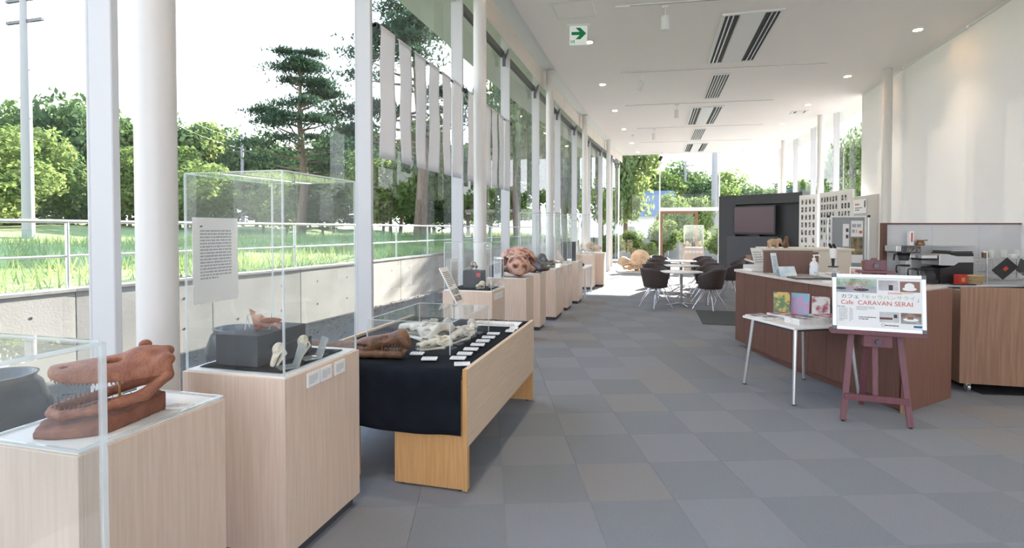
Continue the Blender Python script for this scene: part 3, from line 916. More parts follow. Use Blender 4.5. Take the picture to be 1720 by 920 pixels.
def acrylic_case(label, x0, x1, y0, y1, z0, z1, th=0.006):
    cx, cy = (x0 + x1) / 2, (y0 + y1) / 2
    t = thing('acrylic_case', label, 'display case', (cx, cy, z0), group='clear acrylic display cases')
    wx, wy, h = (x1 - x0) / 2, (y1 - y0) / 2, z1 - z0
    e = th * 0.6
    box('pane', M['acrylic'], -wx + e, wx - e, -wy, -wy + th, 0, h - th, t)
    box('pane', M['acrylic'], -wx + e, wx - e, wy - th, wy, 0, h - th, t)
    box('pane', M['acrylic'], -wx, -wx + th, -wy + e, wy - e, 0, h - th, t)
    box('pane', M['acrylic'], wx - th, wx, -wy + e, wy - e, 0, h - th, t)
    box('top_pane', M['acrylic'], -wx + e, wx - e, -wy + e, wy - e, h - th, h, t)
    E_ = M['acrylic_edge']
    for sx in (-1, 1):
        for sy in (-1, 1):
            box('edge', E_, sx * wx - e, sx * wx + e, sy * wy - e, sy * wy + e, 0, h, t)
        box('edge', E_, sx * wx - e, sx * wx + e, -wy + e, wy - e, h - e, h + e * .6, t)
    for sy in (-1, 1):
        box('edge', E_, -wx + e, wx - e, sy * wy - e, sy * wy + e, h - e, h + e * .6, t)
    return t

def card_flat(label, x, y, z, w, d, rz=0.0, grp='white caption cards on the black cloth', name='caption_card', lines=3):
    t = thing(name, label, 'card', (x, y, z), rz, grp)
    box('card_block', M['paper'], -w / 2, w / 2, -d / 2, d / 2, 0, 0.010, t, 0.001)
    text_lines('print', t, w * .8, d * .7, lines, M['pale_ink'], seed=int(x * 1000 + y * 77) % 991, loc=(0, 0, 0.0104), rot=(-PI / 2, 0, 0))
    return t

def card_wall_x(label, x, y0, y1, z0, z1):
    """card fixed on a +x facing surface"""
    t = thing('caption_card', label, 'card', (x, (y0 + y1) / 2, z0), group='white caption cards on plinth sides')
    wy = (y1 - y0) / 2
    box('card_block', M['paper'], 0, 0.008, -wy, wy, 0, z1 - z0, t, 0.001)
    text_lines('print', t, (y1 - y0) * .75, (z1 - z0) * .6, 5, M['pale_ink'], seed=int(y0 * 100), loc=(0.0084, 0, (z1 - z0) / 2), rot=(0, 0, PI / 2))
    return t

def teeth_row(m, pts, down, r, l, jit=0.25, seed=0):
    rr = random.Random(seed)
    for p in pts:
        ll = l * rr.uniform(1 - jit, 1 + jit)
        m.cone(p, (p[0] + rr.uniform(-.15, .15) * ll, p[1], p[2] + (-ll if down else ll)), r * rr.uniform(.8, 1.15), 6)
    return m

# ---- fossil shapes ------------------------------------------------------------
def small_skull_mb(L=0.12, n=46, snout=0.55, gap=0.12, tusk=False):
    """generic mammal/reptile skull, snout to +x, resting on z=0"""
    h = L * 0.42
    def f(p):
        a = sd_ell(p, (-0.22 * L, 0, h * .95), (0.28 * L, 0.24 * L, 0.24 * L))
        a = smin(a, sd_cap(p, (-0.1 * L, 0, h * .9), (0.48 * L, 0, h * .62), 0.15 * L, 0.075 * L * (1 + snout)), 0.06 * L)
        for s in (-1, 1):
            a = smin(a, sd_cap(p, (0.16 * L, s * 0.14 * L, h * .72), (-0.2 * L, s * 0.27 * L, h * .62), 0.03 * L, 0.035 * L), 0.03 * L)
            j = sd_cap(p, (-0.26 * L, s * 0.22 * L, h * .5), (-0.16 * L, s * 0.19 * L, h * .12), 0.04 * L, 0.05 * L)
            j = smin(j, sd_cap(p, (-0.16 * L, s * 0.19 * L, h * .12), (0.42 * L, s * 0.045 * L, h * .14), 0.05 * L, 0.04 * L), 0.03 * L)
            a = np.minimum(a, j)
        for s in (-1, 1):
            a = smax(a, -sd_ell(p, (0.07 * L, s * 0.2 * L, h * 1.03), (0.11 * L, 0.12 * L, 0.10 * L)), 0.015 * L)
            a = smax(a, -sd_ell(p, (-0.24 * L, s * 0.34 * L, h * .95), (0.13 * L, 0.13 * L, 0.12 * L)), 0.015 * L)
        a = smax(a, -sd_ell(p, (0.50 * L, 0, h * .78), (0.07 * L, 0.05 * L, 0.06 * L)), 0.01 * L)
        return a
    return nets(f, (-0.6 * L, -0.4 * L, -0.05 * L), (0.65 * L, 0.4 * L, 0.75 * L), n)

def croc_skull_mb(L=0.5, W=0.2, H=0.13, n=64, long_=0.55):
    """long-snouted skull with raised orbits and a parted lower jaw, snout to +x, resting on z=0"""
    def f(p):
        x = p[0] / L                     # -0.5..0.5
        t = np.clip((x + 0.5), 0, 1)
        w = W / 2 * (1 - long_ * np.clip((t - 0.22) / 0.5, 0, 1) ** 0.8)
        w = w * (1 + 0.10 * np.sin(t * 22))
        hh = H * (0.22 - 0.11 * t)
        zc = H * (0.74 - 0.20 * t) - 0.9 * p[1] ** 2 / W
        up = smax(np.abs(p[1]) - w, np.abs(p[2] - zc) - hh, 0.025 * L)
        up = smax(up, np.abs(p[0]) - 0.48 * L, 0.04 * L)
        for s in (-1, 1):
            up = smin(up, sd_ell(p, (-0.17 * L, s * W * .20, H * .93), (0.07 * L, W * .15, H * .12)), 0.02 * L)
            up = smax(up, -sd_ell(p, (-0.17 * L, s * W * .21, H), (0.05 * L, W * .11, H * .6)), 0.006 * L)
            up = smax(up, -sd_ell(p, (-0.35 * L, s * W * .17, H), (0.055 * L, W * .10, H * .8)), 0.006 * L)
            up = smax(up, -sd_ell(p, (-0.32 * L, s * W * .50, H * .55), (0.11 * L, W * .15, H * .16)), 0.006 * L)
            up = smax(up, -sd_ell(p, (-0.02 * L, s * W * .30, H * .70), (0.05 * L, W * .07, H * .12)), 0.006 * L)
        up = smax(up, -sd_ell(p, (0.42 * L, 0, H * .62), (0.03 * L, W * .09, H * .3)), 0.006 * L)
        up = smax(up, -sd_ell(p, (-0.05 * L, 0, H * .40), (0.44 * L, W * .30, H * .20)), 0.01 * L)
        a = up
        for s in (-1, 1):
            j = sd_cap(p, (-0.47 * L, s * W * .44, H * .42), (-0.20 * L, s * W * .42, H * .12), H * .07, H * .12)
            j = smin(j, sd_cap(p, (-0.20 * L, s * W * .42, H * .12), (0.05 * L, s * W * .26, H * .10), H * .12, H * .08), 0.02 * L)
            j = smin(j, sd_cap(p, (0.05 * L, s * W * .26, H * .10), (0.46 * L, s * W * .13, H * .12), H * .08, H * .07), 0.02 * L)
            a = np.minimum(a, smax(j, -sd_ell(p, (-0.26 * L, s * W * .48, H * .17), (0.05 * L, W * .12, H * .05)), 0.005 * L))
        return a
    return nets(f, (-0.55 * L, -0.66 * W, -0.06 * L), (0.55 * L, 0.66 * W, H * 1.25), n)

def croc_teeth(m, L, W, H, n=16, l=0.02, long_=0.55, seed=1):
    for s in (-1, 1):
        pts_u, pts_l = [], []
        for k in range(n):
            t = 0.35 + 0.62 * k / (n - 1)
            w = W / 2 * (1 - long_ * max(0, (t - 0.25) / 0.75) ** 0.7) * 0.92
            pts_u.append(((t - .5) * L, s * w, H * (0.50 - 0.06 * t)))
            pts_l.append(((t - .5) * L + 0.01 * L, s * w * 0.9, H * 0.17))
        teeth_row(m, pts_u, True, l * .22, l, seed=seed)
        teeth_row(m, pts_l, False, l * .2, l * .8, seed=seed + 1)
    return m

# ================================================================== LEFT DISPLAY ROW
# -- nearest low plinth, mostly below the frame, with the thick-edged case seen at the left edge
plinth('low wooden plinth nearest the viewer under the thick-edged clear case', -2.06, -1.50, 0.46, 1.18, 0.52)
acrylic_case('thick-edged clear acrylic case in the near left foreground', -2.04, -1.515, 0.48, 1.165, 0.529, 1.28, 0.012)

# -- plinth 1 with the red amphibian-like skull
plinth('light oak plinth under the red open-jawed skull, by the first column', -2.13, -1.71, 1.235, 1.82, 0.9)
ar = thing('clear_tray_liner', 'low clear acrylic border framing the top of the red skull plinth', 'border', (-1.92, 1.5275, 0.909))
for nm, a in (('rim_strip', (-0.205, 0.205, -0.288, -0.278)), ('rim_strip', (-0.205, 0.205, 0.278, 0.288)), ('rim_strip', (-0.205, -0.195, -0.277, 0.277)), ('rim_strip', (0.195, 0.205, -0.277, 0.277))):
    box(nm, M['acrylic_edge'], a[0], a[1], a[2], a[3], 0, 0.008, ar)
sb = thing('stone_base', 'red sandstone slab supporting the open-jawed skull', 'stone', (-1.93, 1.50, 0.909), 0)
slab = MB()
# irregular slab polygon in world-aligned local coordinates (thicker toward the back)
poly = [(-0.045, -0.215), (0.03, -0.205), (0.10, -0.165), (0.145, -0.12), (0.135, 0.0), (0.115, 0.14), (0.04, 0.17), (-0.06, 0.10), (-0.14, 0.02), (-0.165, -0.05), (-0.12, -0.14)]
def slab_f(p):
    d = None
    q = np.full(p[0].shape, -1e9)
    n_ = len(poly)
    cxp = sum(a[0] for a in poly) / n_; cyp = sum(a[1] for a in poly) / n_
    for i in range(n_):
        a, b = poly[i], poly[(i + 1) % n_]
        ex, ey = b[0] - a[0], b[1] - a[1]
        l = math.hypot(ex, ey)
        nx, ny = ey / l, -ex / l
        if (cxp - a[0]) * nx + (cyp - a[1]) * ny > 0: nx, ny = -nx, -ny
        q = np.maximum(q, (p[0] - a[0]) * nx + (p[1] - a[1]) * ny)
    ztop = 0.042 + 0.10 * (p[1] + 0.05) + 0.06 * p[0] + 0.003 * np.sin(p[0] * 70) * np.sin(p[1] * 60)
    return smax(smax(q, p[2] - ztop, 0.006), -p[2], 0.003)
nets(slab_f, (-0.2, -0.25, -0.012), (0.18, 0.2, 0.09), 72).build('slab', M['red_rock'], sb)

# the skull: broad flat skull roof with a separate looped lower jaw, snout toward the near left
sk = thing('amphibian_skull', 'reddish-brown flat-headed fossil skull with gaping toothed jaws', 'fossil skull', (-1.905, 1.50, 0.955), math.radians(228))
Ls = 0.36
def amph_up(p):
    x = p[0] / Ls
    t = np.clip(x + 0.5, 0, 1)
    w = 0.120 * np.sqrt(np.clip(1 - ((t - 0.12) / 0.95) ** 2, 0.02, 1)) + 0.012
    w = np.where(t > 0.85, w * np.sqrt(np.clip(1 - ((t - .85) / .17) ** 2, 0.05, 1)), w)
    zc = 0.170 + 0.030 * (0.5 - t) - 0.35 * p[1] ** 2 / 0.115
    a = smax(np.abs(p[1]) - w, np.abs(p[2] - zc) - 0.016, 0.014)
    a = smax(a, np.abs(p[0]) - 0.49 * Ls, 0.012)
    a = smin(a, sd_ell(p, (-0.10, 0.0, 0.190), (0.05, 0.06, 0.020)), 0.02)
    a = smin(a, sd_ell(p, (-0.165, 0.085, 0.168), (0.03, 0.03, 0.02)), 0.02)
    a = smin(a, sd_ell(p, (-0.165, -0.085, 0.168), (0.03, 0.03, 0.02)), 0.02)
    for s in (-1, 1):
        a = smax(a, -sd_ell(p, (-0.01, s * 0.045, 0.17), (0.026, 0.018, 0.03)), 0.006)
        a = smax(a, -sd_ell(p, (0.13, s * 0.035, 0.15), (0.014, 0.010, 0.03)), 0.004)
    return a
ho = nets(amph_up, (-0.2, -0.15, 0.08), (0.2, 0.15, 0.22), 84).build('upper_skull', M['red_bone'], sk)
tm = MB()
for s in (-1, 1):
    pts = []
    for k in range(22):
        t = 0.30 + 0.66 * k / 21
        w = 0.115 * math.sqrt(max(0.02, 1 - ((t - 0.12) / 0.9) ** 2)) + 0.004
        if t > .85: w *= math.sqrt(max(0.05, 1 - ((t - .85) / .17) ** 2))
        pts.append(((t - .5) * Ls, s * w * .93, 0.148 + 0.030 * (.5 - t) - 0.35 * w * w / 0.115))
    teeth_row(tm, pts, True, 0.003, 0.010, 0.5, seed=s + 5)
tag(tm.build('teeth', M['red_bone'], ho), kind='stuff')
def amph_low(p):
    a = None
    for s in (-1, 1):
        pts = [(-0.170, s * 0.108, 0.162), (-0.168, s * 0.114, 0.118), (-0.10, s * 0.118, 0.058), (0.04, s * 0.108, 0.024), (0.13, s * 0.078, 0.012), (0.170, s * 0.022, 0.014)]
        rad = [0.014, 0.020, 0.020, 0.018, 0.016, 0.016]
        for i in range(5):
            c = sd_cap(p, pts[i], pts[i + 1], rad[i], rad[i + 1])
            a = c if a is None else smin(a, c, 0.012)
    return a
jo = nets(amph_low, (-0.2, -0.15, -0.01), (0.2, 0.15, 0.18), 84).build('lower_jaw', M['red_bone'], sk)
tm = MB()
for s in (-1, 1):
    pts = [(-0.06 + 0.2 * k / 15, s * (0.116 - 0.05 * (k / 15) ** 2.2), 0.062 - 0.036 * (k / 15) ** .8) for k in range(16)]
    teeth_row(tm, pts, False, 0.0035, 0.014, 0.6, seed=s + 9)
teeth_row(tm, [(0.155, -0.035, 0.026), (0.155, 0.035, 0.026)], False, 0.006, 0.026, seed=2)
tag(tm.build('lower_teeth', M['red_bone'], jo), kind='stuff')
MB().tube([(-0.02, -0.02, 0.0), (-0.02, -0.02, 0.15)], 0.004, 8).build('support_rod', M['brass'], sk)
MB().ell((-0.10, -0.05, 0.207), (0.022, 0.016, 0.018)).build('bone_knob', M['red_bone'], sk)
card_flat('white caption card lying beside the red open-jawed skull', -1.775, 1.665, 0.909, 0.085, 0.05, math.radians(15))

# -- plinth 2 with tall case
plinth('light oak plinth under the tall clear case with the dark block', -2.25, -1.66, 2.125, 2.775, 0.9)
acrylic_case('tall clear acrylic case over the dark block and two small white skulls', -2.235, -1.675, 2.14, 2.76, 0.909, 1.875, 0.007)
bc = thing('black_liner_cloth', 'small black cloth lining the tall clear case', 'cloth', (-1.96, 2.44, 0.909))
def lin(u, v):
    x, y = (u - .5) * 0.48, (v - .5) * 0.52
    return (x, y, 0.003 + 0.0015 * math.sin(9 * u + 4 * v) + 0.001 * math.sin(17 * v))
MB().shell(lin, 16, 16, 0.002).build('cloth', M['black_cloth'], bc)
bk = thing('display_block', 'charcoal rectangular riser block inside the tall clear case', 'riser', (-2.02, 2.415, 0.917))
box('block', M['dark_grey'], -0.125, 0.125, -0.19, 0.19, 0, 0.155, bk, 0.002)
box('step', M['dark_grey'], 0.126, 0.165, -0.10, 0.19, 0, 0.085, bk, 0.002)
st = thing('acrylic_stand', 'small clear folded stand behind the triangular fossil', 'stand', (-2.03, 2.40, 1.074), math.radians(25))
for s in (-0.06, 0.06):
    MB().tube([(s, -0.04, 0), (s, 0.0, 0.075), (s, 0.04, 0)], 0.003, 6).build('stand_leg', M['acrylic_edge'], st)
MB().tube([(-0.06, 0, 0.075), (0.06, 0, 0.075)], 0.003, 6).build('stand_bar', M['acrylic_edge'], st)
tf = thing('triangular_fossil', 'salmon triangular skull fragment with a dark red patch on the charcoal block', 'fossil', (-1.965, 2.40, 1.074), math.radians(35))
def tri(p):
    x, z = p[0], p[2]
    e = np.maximum(np.maximum(-z + 0.004 + 0.12 * np.abs(x + .05), (z - 0.10) + 0.62 * (x + 0.075)), -(x + 0.095) - 0.25 * (z - .1))
    a = smax(e, np.abs(p[1]) - 0.010 - 0.05 * z * 0, 0.006)
    a = smin(a, sd_cap(p, (-0.06, 0, 0.03), (-0.05, 0, 0.0), 0.014, 0.010), 0.012)
    a = smin(a, sd_cap(p, (0.03, 0, 0.025), (0.045, 0, 0.0), 0.012, 0.009), 0.012)
    return smax(a, -sd_ell(p, (-0.062, 0, 0.082), (0.010, 0.05, 0.008)), 0.003)
nets(tri, (-0.12, -0.03, -0.015), (0.13, 0.03, 0.13), 60).build('bone_plate', M['salmon_bone'], tf)
MB().ell((0.005, -0.008, 0.045), (0.055, 0.008, 0.016)).build('dark_patch', M['red_bone'], tf)
wsk = small_skull_mb(0.13).mesh('skull', M['ivory'])
for (x, y, rz, lab) in ((-1.765, 2.27, 2.3, 'small white skull on a clear easel, nearest corner of the tall case'), (-1.765, 2.46, 2.4, 'small white skull on a clear easel, farther from the case corner')):
    s_ = thing('white_skull', lab, 'skull', (x, y, 0.916), math.radians(-35), 'small white skulls in the tall case')
    inst('skull', wsk, s_, (0.01, -0.015, 0.055), (0.25, 0.95, -1.3), (0.85, 0.85, 0.85))
    MB().box(-0.045, 0.045, 0, 0.003, 0, 0.11, 0, Matrix.Translation((0, 0.045, 0)) @ Matrix.Rotation(-0.35, 4, 'X')).build('easel_plate', M['acrylic_edge'], s_)
    MB().box(-0.045, 0.045, -0.04, 0.045, 0, 0.003).build('easel_foot', M['acrylic_edge'], s_)
for k, (a, b) in enumerate(((2.285, 2.385), (2.395, 2.49), (2.52, 2.615))):
    card_wall_x('white caption card on the tall-case plinth side, %s from the near corner' % ('first', 'second', 'third')[k], -1.6595, a, b, 0.815, 0.885)
pp = thing('text_sheet', 'white printed text sheet hanging inside the tall case by the window', 'paper', (-2.226, 2.32, 1.22))
box('sheet', M['paper'], 0, 0.0015, -0.15, 0.15, 0, 0.44, pp)
text_lines('print', pp, 0.21, 0.26, 16, M['pale_ink'], 0.98, 4, 0.5, (0.0022, 0.0, 0.25), (0, 0, PI / 2))
text_lines('heading', pp, 0.03, 0.012, 1, M['ink'], 2, 6, 0.6, (0.0022, -0.09, 0.395), (0, 0, PI / 2))

# -- bench with black cloth
bn = thing('display_bench', 'wide low oak display bench with honey slab legs and tall side board', 'bench', (-1.70, 3.97, 0))
box('side_board', M['wood_h'], 0.585, 0.615, -0.925, 0.905, 0.28, 0.755, bn, 0.002)
box('side_board', M['wood_h'], -0.625, -0.595, -0.925, 0.905, 0.28, 0.755, bn, 0.002)
box('bench_top', M['wood_h'], -0.594, 0.584, -0.90, 0.90, 0.69, 0.735, bn)
box('underframe', M['dark_grey'], 0.54, 0.584, -0.86, 0.86, 0.27, 0.40, bn)
for sx, x0 in ((1, 0.125), (-1, -0.62)):
    for y0 in (-0.925, 0.87):
        l = box('slab_leg', M['orange_wood'], x0, x0 + 0.485, y0, y0 + 0.036, 0.012, 0.685, bn, 0.002)
        for fx in (0.05, 0.43):
            MB().lathe([(0.014, 0), (0.014, 0.012)], (x0 + fx, y0 + 0.018, 0), 10).build('glide_foot', M['steel_dark'], l)
box('end_edge', M['orange_wood'], 0.583, 0.613, -0.937, -0.926, 0.012, 0.755, bn)
cl = thing('black_tablecloth', 'black cloth laid over the bench and hanging over its near end', 'cloth', (-1.70, 3.97, 0.736))
def cloth(u, v):
    x = -0.585 + u * 1.162
    s = v * 2.20                      # run along y then down the near end
    if s < 1.80:
        y = 0.88 - s
        z = 0.006 + 0.004 * math.sin(6 * x + 3 * y) * math.sin(5 * y) + 0.003 * math.sin(14 * x - 8 * y)
    else:
        y = -0.946 - 0.014 * (1 + math.sin(9 * x + 1)) * (s - 1.80) - 0.004 * math.sin(21 * x + 1)
        z = 0.004 - (s - 1.80) * (0.98 + 0.02 * math.sin(7 * x))
    return (x, y - 0.002, z)
MB().shell(cloth, 46, 60, 0.003).build('cloth', M['black_cloth'], cl)
Zb = 0.748
acrylic_case('low wide clear acrylic box over the white skulls on the black cloth', -1.96, -1.335, 3.385, 4.26, Zb, 0.965, 0.006)
# brown long-jawed skull
bs = thing('long_jawed_skull', 'long dark-brown fossil skull with toothed snout lying across the bench', 'fossil skull', (-1.92, 3.21, Zb), math.radians(4))
def long_up(p):
    a = sd_cap(p, (-0.37, 0.05, 0.045), (0.10, 0.0, 0.075), 0.028, 0.042)
    a = smin(a, sd_cap(p, (0.05, 0, 0.08), (0.30, 0, 0.135), 0.045, 0.046), 0.04)
    a = smin(a, sd_cap(p, (0.30, 0, 0.14), (0.345, 0, 0.095), 0.045, 0.032), 0.03)
    a = smin(a, sd_ell(p, (-0.36, 0.05, 0.05), (0.06, 0.05, 0.035)), 0.03)
    for s in (-1, 1):
        a = smax(a, -sd_ell(p, (0.20, s * 0.05, 0.135), (0.035, 0.03, 0.022)), 0.008)
        a = smax(a, -sd_ell(p, (0.0, s * 0.05, 0.075), (0.08, 0.025, 0.014)), 0.008)
    a = smax(a, -sd_ell(p, (-0.25, 0.04, 0.08), (0.06, 0.02, 0.012)), 0.008)
    return a
nets(long_up, (-0.45, -0.08, 0.0), (0.42, 0.12, 0.22), 120).build('upper_skull', M['brown_bone'], bs)
def long_low(p):
    a = sd_cap(p, (-0.34, -0.03, 0.028), (0.05, -0.03, 0.025), 0.022, 0.026)
    a = smin(a, sd_cap(p, (0.05, -0.03, 0.025), (0.30, -0.02, 0.03), 0.026, 0.03), 0.02)
    a = smin(a, sd_cap(p, (-0.34, 0.07, 0.028), (0.28, 0.03, 0.03), 0.02, 0.024), 0.02)
    return smin(a, sd_cap(p, (0.28, 0.02, 0.03), (0.325, 0, 0.052), 0.028, 0.02), 0.02)
nets(long_low, (-0.42, -0.08, -0.012), (0.4, 0.12, 0.1), 110).build('lower_jaw', M['brown_bone'], bs)
tm = MB()
teeth_row(tm, [(0.05 + 0.29 * k / 13, -0.036, 0.080 + 0.0015 * k) for k in range(14)], True, 0.005, 0.036, 0.4, 3)
teeth_row(tm, [(0.06 + 0.26 * k / 11, -0.036, 0.05) for k in range(12)], False, 0.005, 0.026, 0.4, 4)
tag(tm.build('teeth', M['brown_bone'], bs), kind='stuff')
# white skulls under the low box
wk = thing('crocodile_skull', 'broad ivory crocodile-like skull under the low clear box, nearest the window', 'skull', (-1.74, 3.84, Zb), math.radians(160))
croc_skull_mb(0.46, 0.23, 0.16, 84).build('skull', M['bleached'], wk)
tag(croc_teeth(MB(), 0.46, 0.23, 0.16, 14, 0.022).build('teeth', M['ivory'], wk), kind='stuff')
wk = thing('crocodile_skull', 'yellowish narrow skull with open jaws at the near corner of the low box', 'skull', (-1.52, 3.53, Zb), math.radians(236))
croc_skull_mb(0.26, 0.13, 0.09, 70).build('skull', M['ivory'], wk)
tag(croc_teeth(MB(), 0.26, 0.13, 0.09, 14, 0.014).build('teeth', M['ivory'], wk), kind='stuff')
wk = thing('crocodile_skull', 'pale flat skull beside the yellowish one, against the right pane of the low box', 'skull', (-1.445, 3.84, Zb), math.radians(268))
croc_skull_mb(0.36, 0.14, 0.10, 76).build('skull', M['bleached'], wk)
tag(croc_teeth(MB(), 0.36, 0.14, 0.10, 14, 0.014).build('teeth', M['ivory'], wk), kind='stuff')
gm = small_skull_mb(0.17).mesh('skull', M['bleached'])
for (x, y, r_, lab) in ((-1.44, 4.14, -1.2, 'small rounded pale skull near the far right corner of the low box'), (-1.64, 4.14, -0.8, 'small pale skull behind the crocodile-like skull in the low box')):
    t = thing('small_skull', lab, 'skull', (x, y, Zb), r_)
    inst('skull', gm, t, (0, 0, 0.006))
cb = thing('white_backing_board', 'white backing board under the long toothed jaw at the far end of the bench', 'board', (-1.36, 4.62, Zb), math.radians(3))
box('board', M['paper'], -0.22, 0.20, -0.12, 0.12, 0, 0.005, cb, 0.001)
jw = thing('toothed_jaw', 'long slender jaw with upright white teeth on the bench far end', 'jaw', (-1.36, 4.53, Zb + 0.006), math.radians(-6))
def jawf(p):
    a = sd_cap(p, (-0.17, 0, 0.016), (0.0, -0.004, 0.010), 0.016, 0.010)
    return smin(a, sd_cap(p, (0.0, -0.004, 0.010), (0.17, 0.012, 0.010), 0.010, 0.009), 0.01)
nets(jawf, (-0.2, -0.04, -0.01), (0.2, 0.04, 0.05), 80).build('jawbone', M['bleached'], jw)
tag(teeth_row(MB(), [(-0.10 + 0.27 * k / 16, 0.0 + 0.01 * (k / 16) ** 2, 0.014) for k in range(17)], False, 0.0045, 0.03, 0.3, 5).build('teeth', M['ivory'], jw), kind='stuff')
ordn = ['nearest', 'second', 'third', 'fourth', 'fifth', 'sixth', 'seventh']
for k, (x, y) in enumerate([(-1.245, 3.30), (-1.245, 3.43), (-1.25, 3.57), (-1.25, 3.72), (-1.255, 3.86), (-1.255, 4.0), (-1.26, 4.15)]):
    card_flat('white caption card in the row beside the low clear box, %s one' % ordn[k], x, y, Zb + 0.002, 0.10, 0.065, math.radians(8))
card_flat('lone white caption card at the bench near corner by the side board', -1.165, 3.16, Zb + 0.002, 0.10, 0.07, math.radians(20))
card_flat('white caption card in front of the low box, right of the brown snout', -1.42, 3.235, Zb + 0.002, 0.10, 0.065, math.radians(15))
card_flat('white caption card just under the brown skull snout tip', -1.56, 3.35, Zb + 0.002, 0.09, 0.06, math.radians(10))
card_flat('white caption card by the side board, nearer of the far pair', -1.16, 4.30, Zb + 0.002, 0.07, 0.08, math.radians(5))
card_flat('white caption card by the side board, farther of the far pair', -1.16, 4.42, Zb + 0.002, 0.07, 0.08, math.radians(5))

# -- slanted text panel on a stand
sp = thing('slanted_text_panel', 'narrow tilted text panel with photos on a thin metal stand behind the bench', 'panel', (-2.12, 5.42, 0))
pm = Matrix.Translation((0, 0, 1.0)) @ Matrix.Rotation(math.radians(62), 4, 'Y')
MB().box(-0.21, 0.21, -0.11, 0.11, -0.006, 0.006, 0.001, pm).build('panel', M['paper'], sp)
o = text_lines('print', sp, 0.18, 0.18, 9, M['ink'], 0.98, 12)
o.matrix_local = pm @ Matrix.Translation((-0.07, 0, 0.0068)) @ Matrix.Rotation(PI / 2, 4, 'Z') @ Matrix.Rotation(-PI / 2, 4, 'X')
for k, (x0, x1, c) in enumerate(((0.05, 0.115, (0.10, 0.13, 0.12)), (0.13, 0.19, (0.22, 0.12, 0.09)))):
    MB().box(x0, x1, -0.09, 0.09, 0.006, 0.0068, 0, pm).build('printed_photo', P('printed_photo_%d' % k, c, 0.5, col2=(0.5, 0.5, 0.48), nscale=18), sp)
MB().tube([(0.03, 0, 0.01), (0.03, 0, 0.95)], 0.009, 8).build('post', M['chrome'], sp)
MB().lathe([(0.11, 0), (0.11, 0.010)], (0.03, 0, 0), 20).build('foot', M['steel_dark'], sp)

# -- plinth 3 with case
plinth('light oak plinth right behind the bench, under the mid-height clear case', -2.34, -1.75, 5.71, 6.24, 0.9)
acrylic_case('mid-height clear acrylic case behind the bench, with a small patterned skull', -2.325, -1.765, 5.725, 6.225, 0.909, 1.45, 0.006)
t = thing('black_liner_cloth', 'black cloth lining the mid-height clear case behind the bench', 'cloth', (-2.04, 5.97, 0.909))
MB().shell(lambda u, v: ((u - .5) * .5, (v - .5) * .44, 0.004 + 0.003 * math.sin(8 * u) * math.sin(9 * v)), 14, 14, 0.002).build('cloth', M['black_cloth'], t)
bk = thing('display_block', 'dark riser block with a red sticker in the mid-height case', 'riser', (-2.05, 5.98, 0.918))
box('block', M['dark_grey'], -0.11, 0.11, -0.09, 0.09, 0, 0.20, bk, 0.002)
box('sticker', P('red_sticker', (0.62, 0.07, 0.05), 0.5), 0.055, 0.10, -0.0915, -0.0905, 0.13, 0.175, bk)
t = thing('patterned_skull', 'small dark-veined skull on top of the red-stickered riser', 'skull', (-2.05, 5.98, 1.119), -0.9)
inst('skull', small_skull_mb(0.15).mesh('skull', P('veined_bone', (0.07, 0.025, 0.02), 0.5, col2=(0.62, 0.50, 0.42), nscale=30, detail=3, lo=.45, hi=.55)), t, (0, 0, 0.004))
t = thing('white_skull', 'small ivory skull in front of the red-stickered riser', 'skull', (-1.92, 5.82, 0.918), -1.9)
inst('skull', small_skull_mb(0.14).mesh('skull', M['ivory']), t, (0, 0, 0.004))
t = thing('white_skull', 'small pale skull at the right edge of the mid-height case', 'skull', (-1.83, 5.95, 0.918), -1.2)
inst('skull', small_skull_mb(0.13).mesh('skull', M['bleached']), t, (0, 0, 0.004))
t = thing('text_sheet', 'white caption sheet standing inside the mid-height case by the window', 'paper', (-2.29, 5.95, 0.914))
box('sheet', M['paper'], 0, 0.003, -0.12, 0.12, 0, 0.34, t)
text_lines('print', t, 0.18, 0.22, 12, M['pale_ink'], 0.98, 31, 0.5, (0.0036, 0, 0.19), (0, 0, PI / 2))
for k, a in enumerate((5.80, 5.92, 6.04)):
    card_wall_x('white caption card on the plinth behind the bench, %s of three' % ('nearest', 'middle', 'farthest')[k], -1.7495, a, a + 0.085, 0.80, 0.865)

# -- plinths 4 and 5: red horned skull, dark skull
plinth('light oak plinth carrying the mottled red frilled skull', -2.34, -1.745, 7.33, 7.80, 0.9)
fs = thing('frilled_skull', 'mottled salmon-red frilled fossil skull with round openings on a plinth', 'fossil skull', (-1.93, 7.61, 0.909), math.radians(-72))
def frill(p):
    a = sd_ell(p, (0.05, 0, 0.17), (0.24, 0.17, 0.16))
    a = smin(a, sd_cap(p, (0.18, 0, 0.12), (0.27, 0, 0.05), 0.10, 0.045), 0.06)
    for s in (-1, 1):
        a = smin(a, sd_cap(p, (0.02, s * 0.14, 0.12), (-0.12, s * 0.23, 0.10), 0.06, 0.035), 0.05)
    fr_ = smax(sd_ell(p, (-0.14, 0, 0.26), (0.13, 0.27, 0.17)), -sd_ell(p, (-0.10, 0, 0.22), (0.115, 0.235, 0.135)), 0.01)
    a = smin(a, fr_, 0.03)
    for s in (-1, 1):
        a = smax(a, -sd_ell(p, (0.15, s * 0.115, 0.245), (0.075, 0.055, 0.048)), 0.008)
        a = smax(a, -sd_ell(p, (0.0, s * 0.165, 0.20), (0.055, 0.07, 0.055)), 0.008)
        a = smax(a, -sd_ell(p, (-0.17, s * 0.13, 0.31), (0.12, 0.055, 0.06)), 0.01)
        a = smax(a, -sd_ell(p, (0.26, s * 0.055, 0.16), (0.05, 0.028, 0.026)), 0.006)
    a = smax(a, -sd_ell(p, (0.20, 0, 0.035), (0.16, 0.20, 0.014)), 0.006)
    return smax(a, -p[2] + 0.004, 0.01)
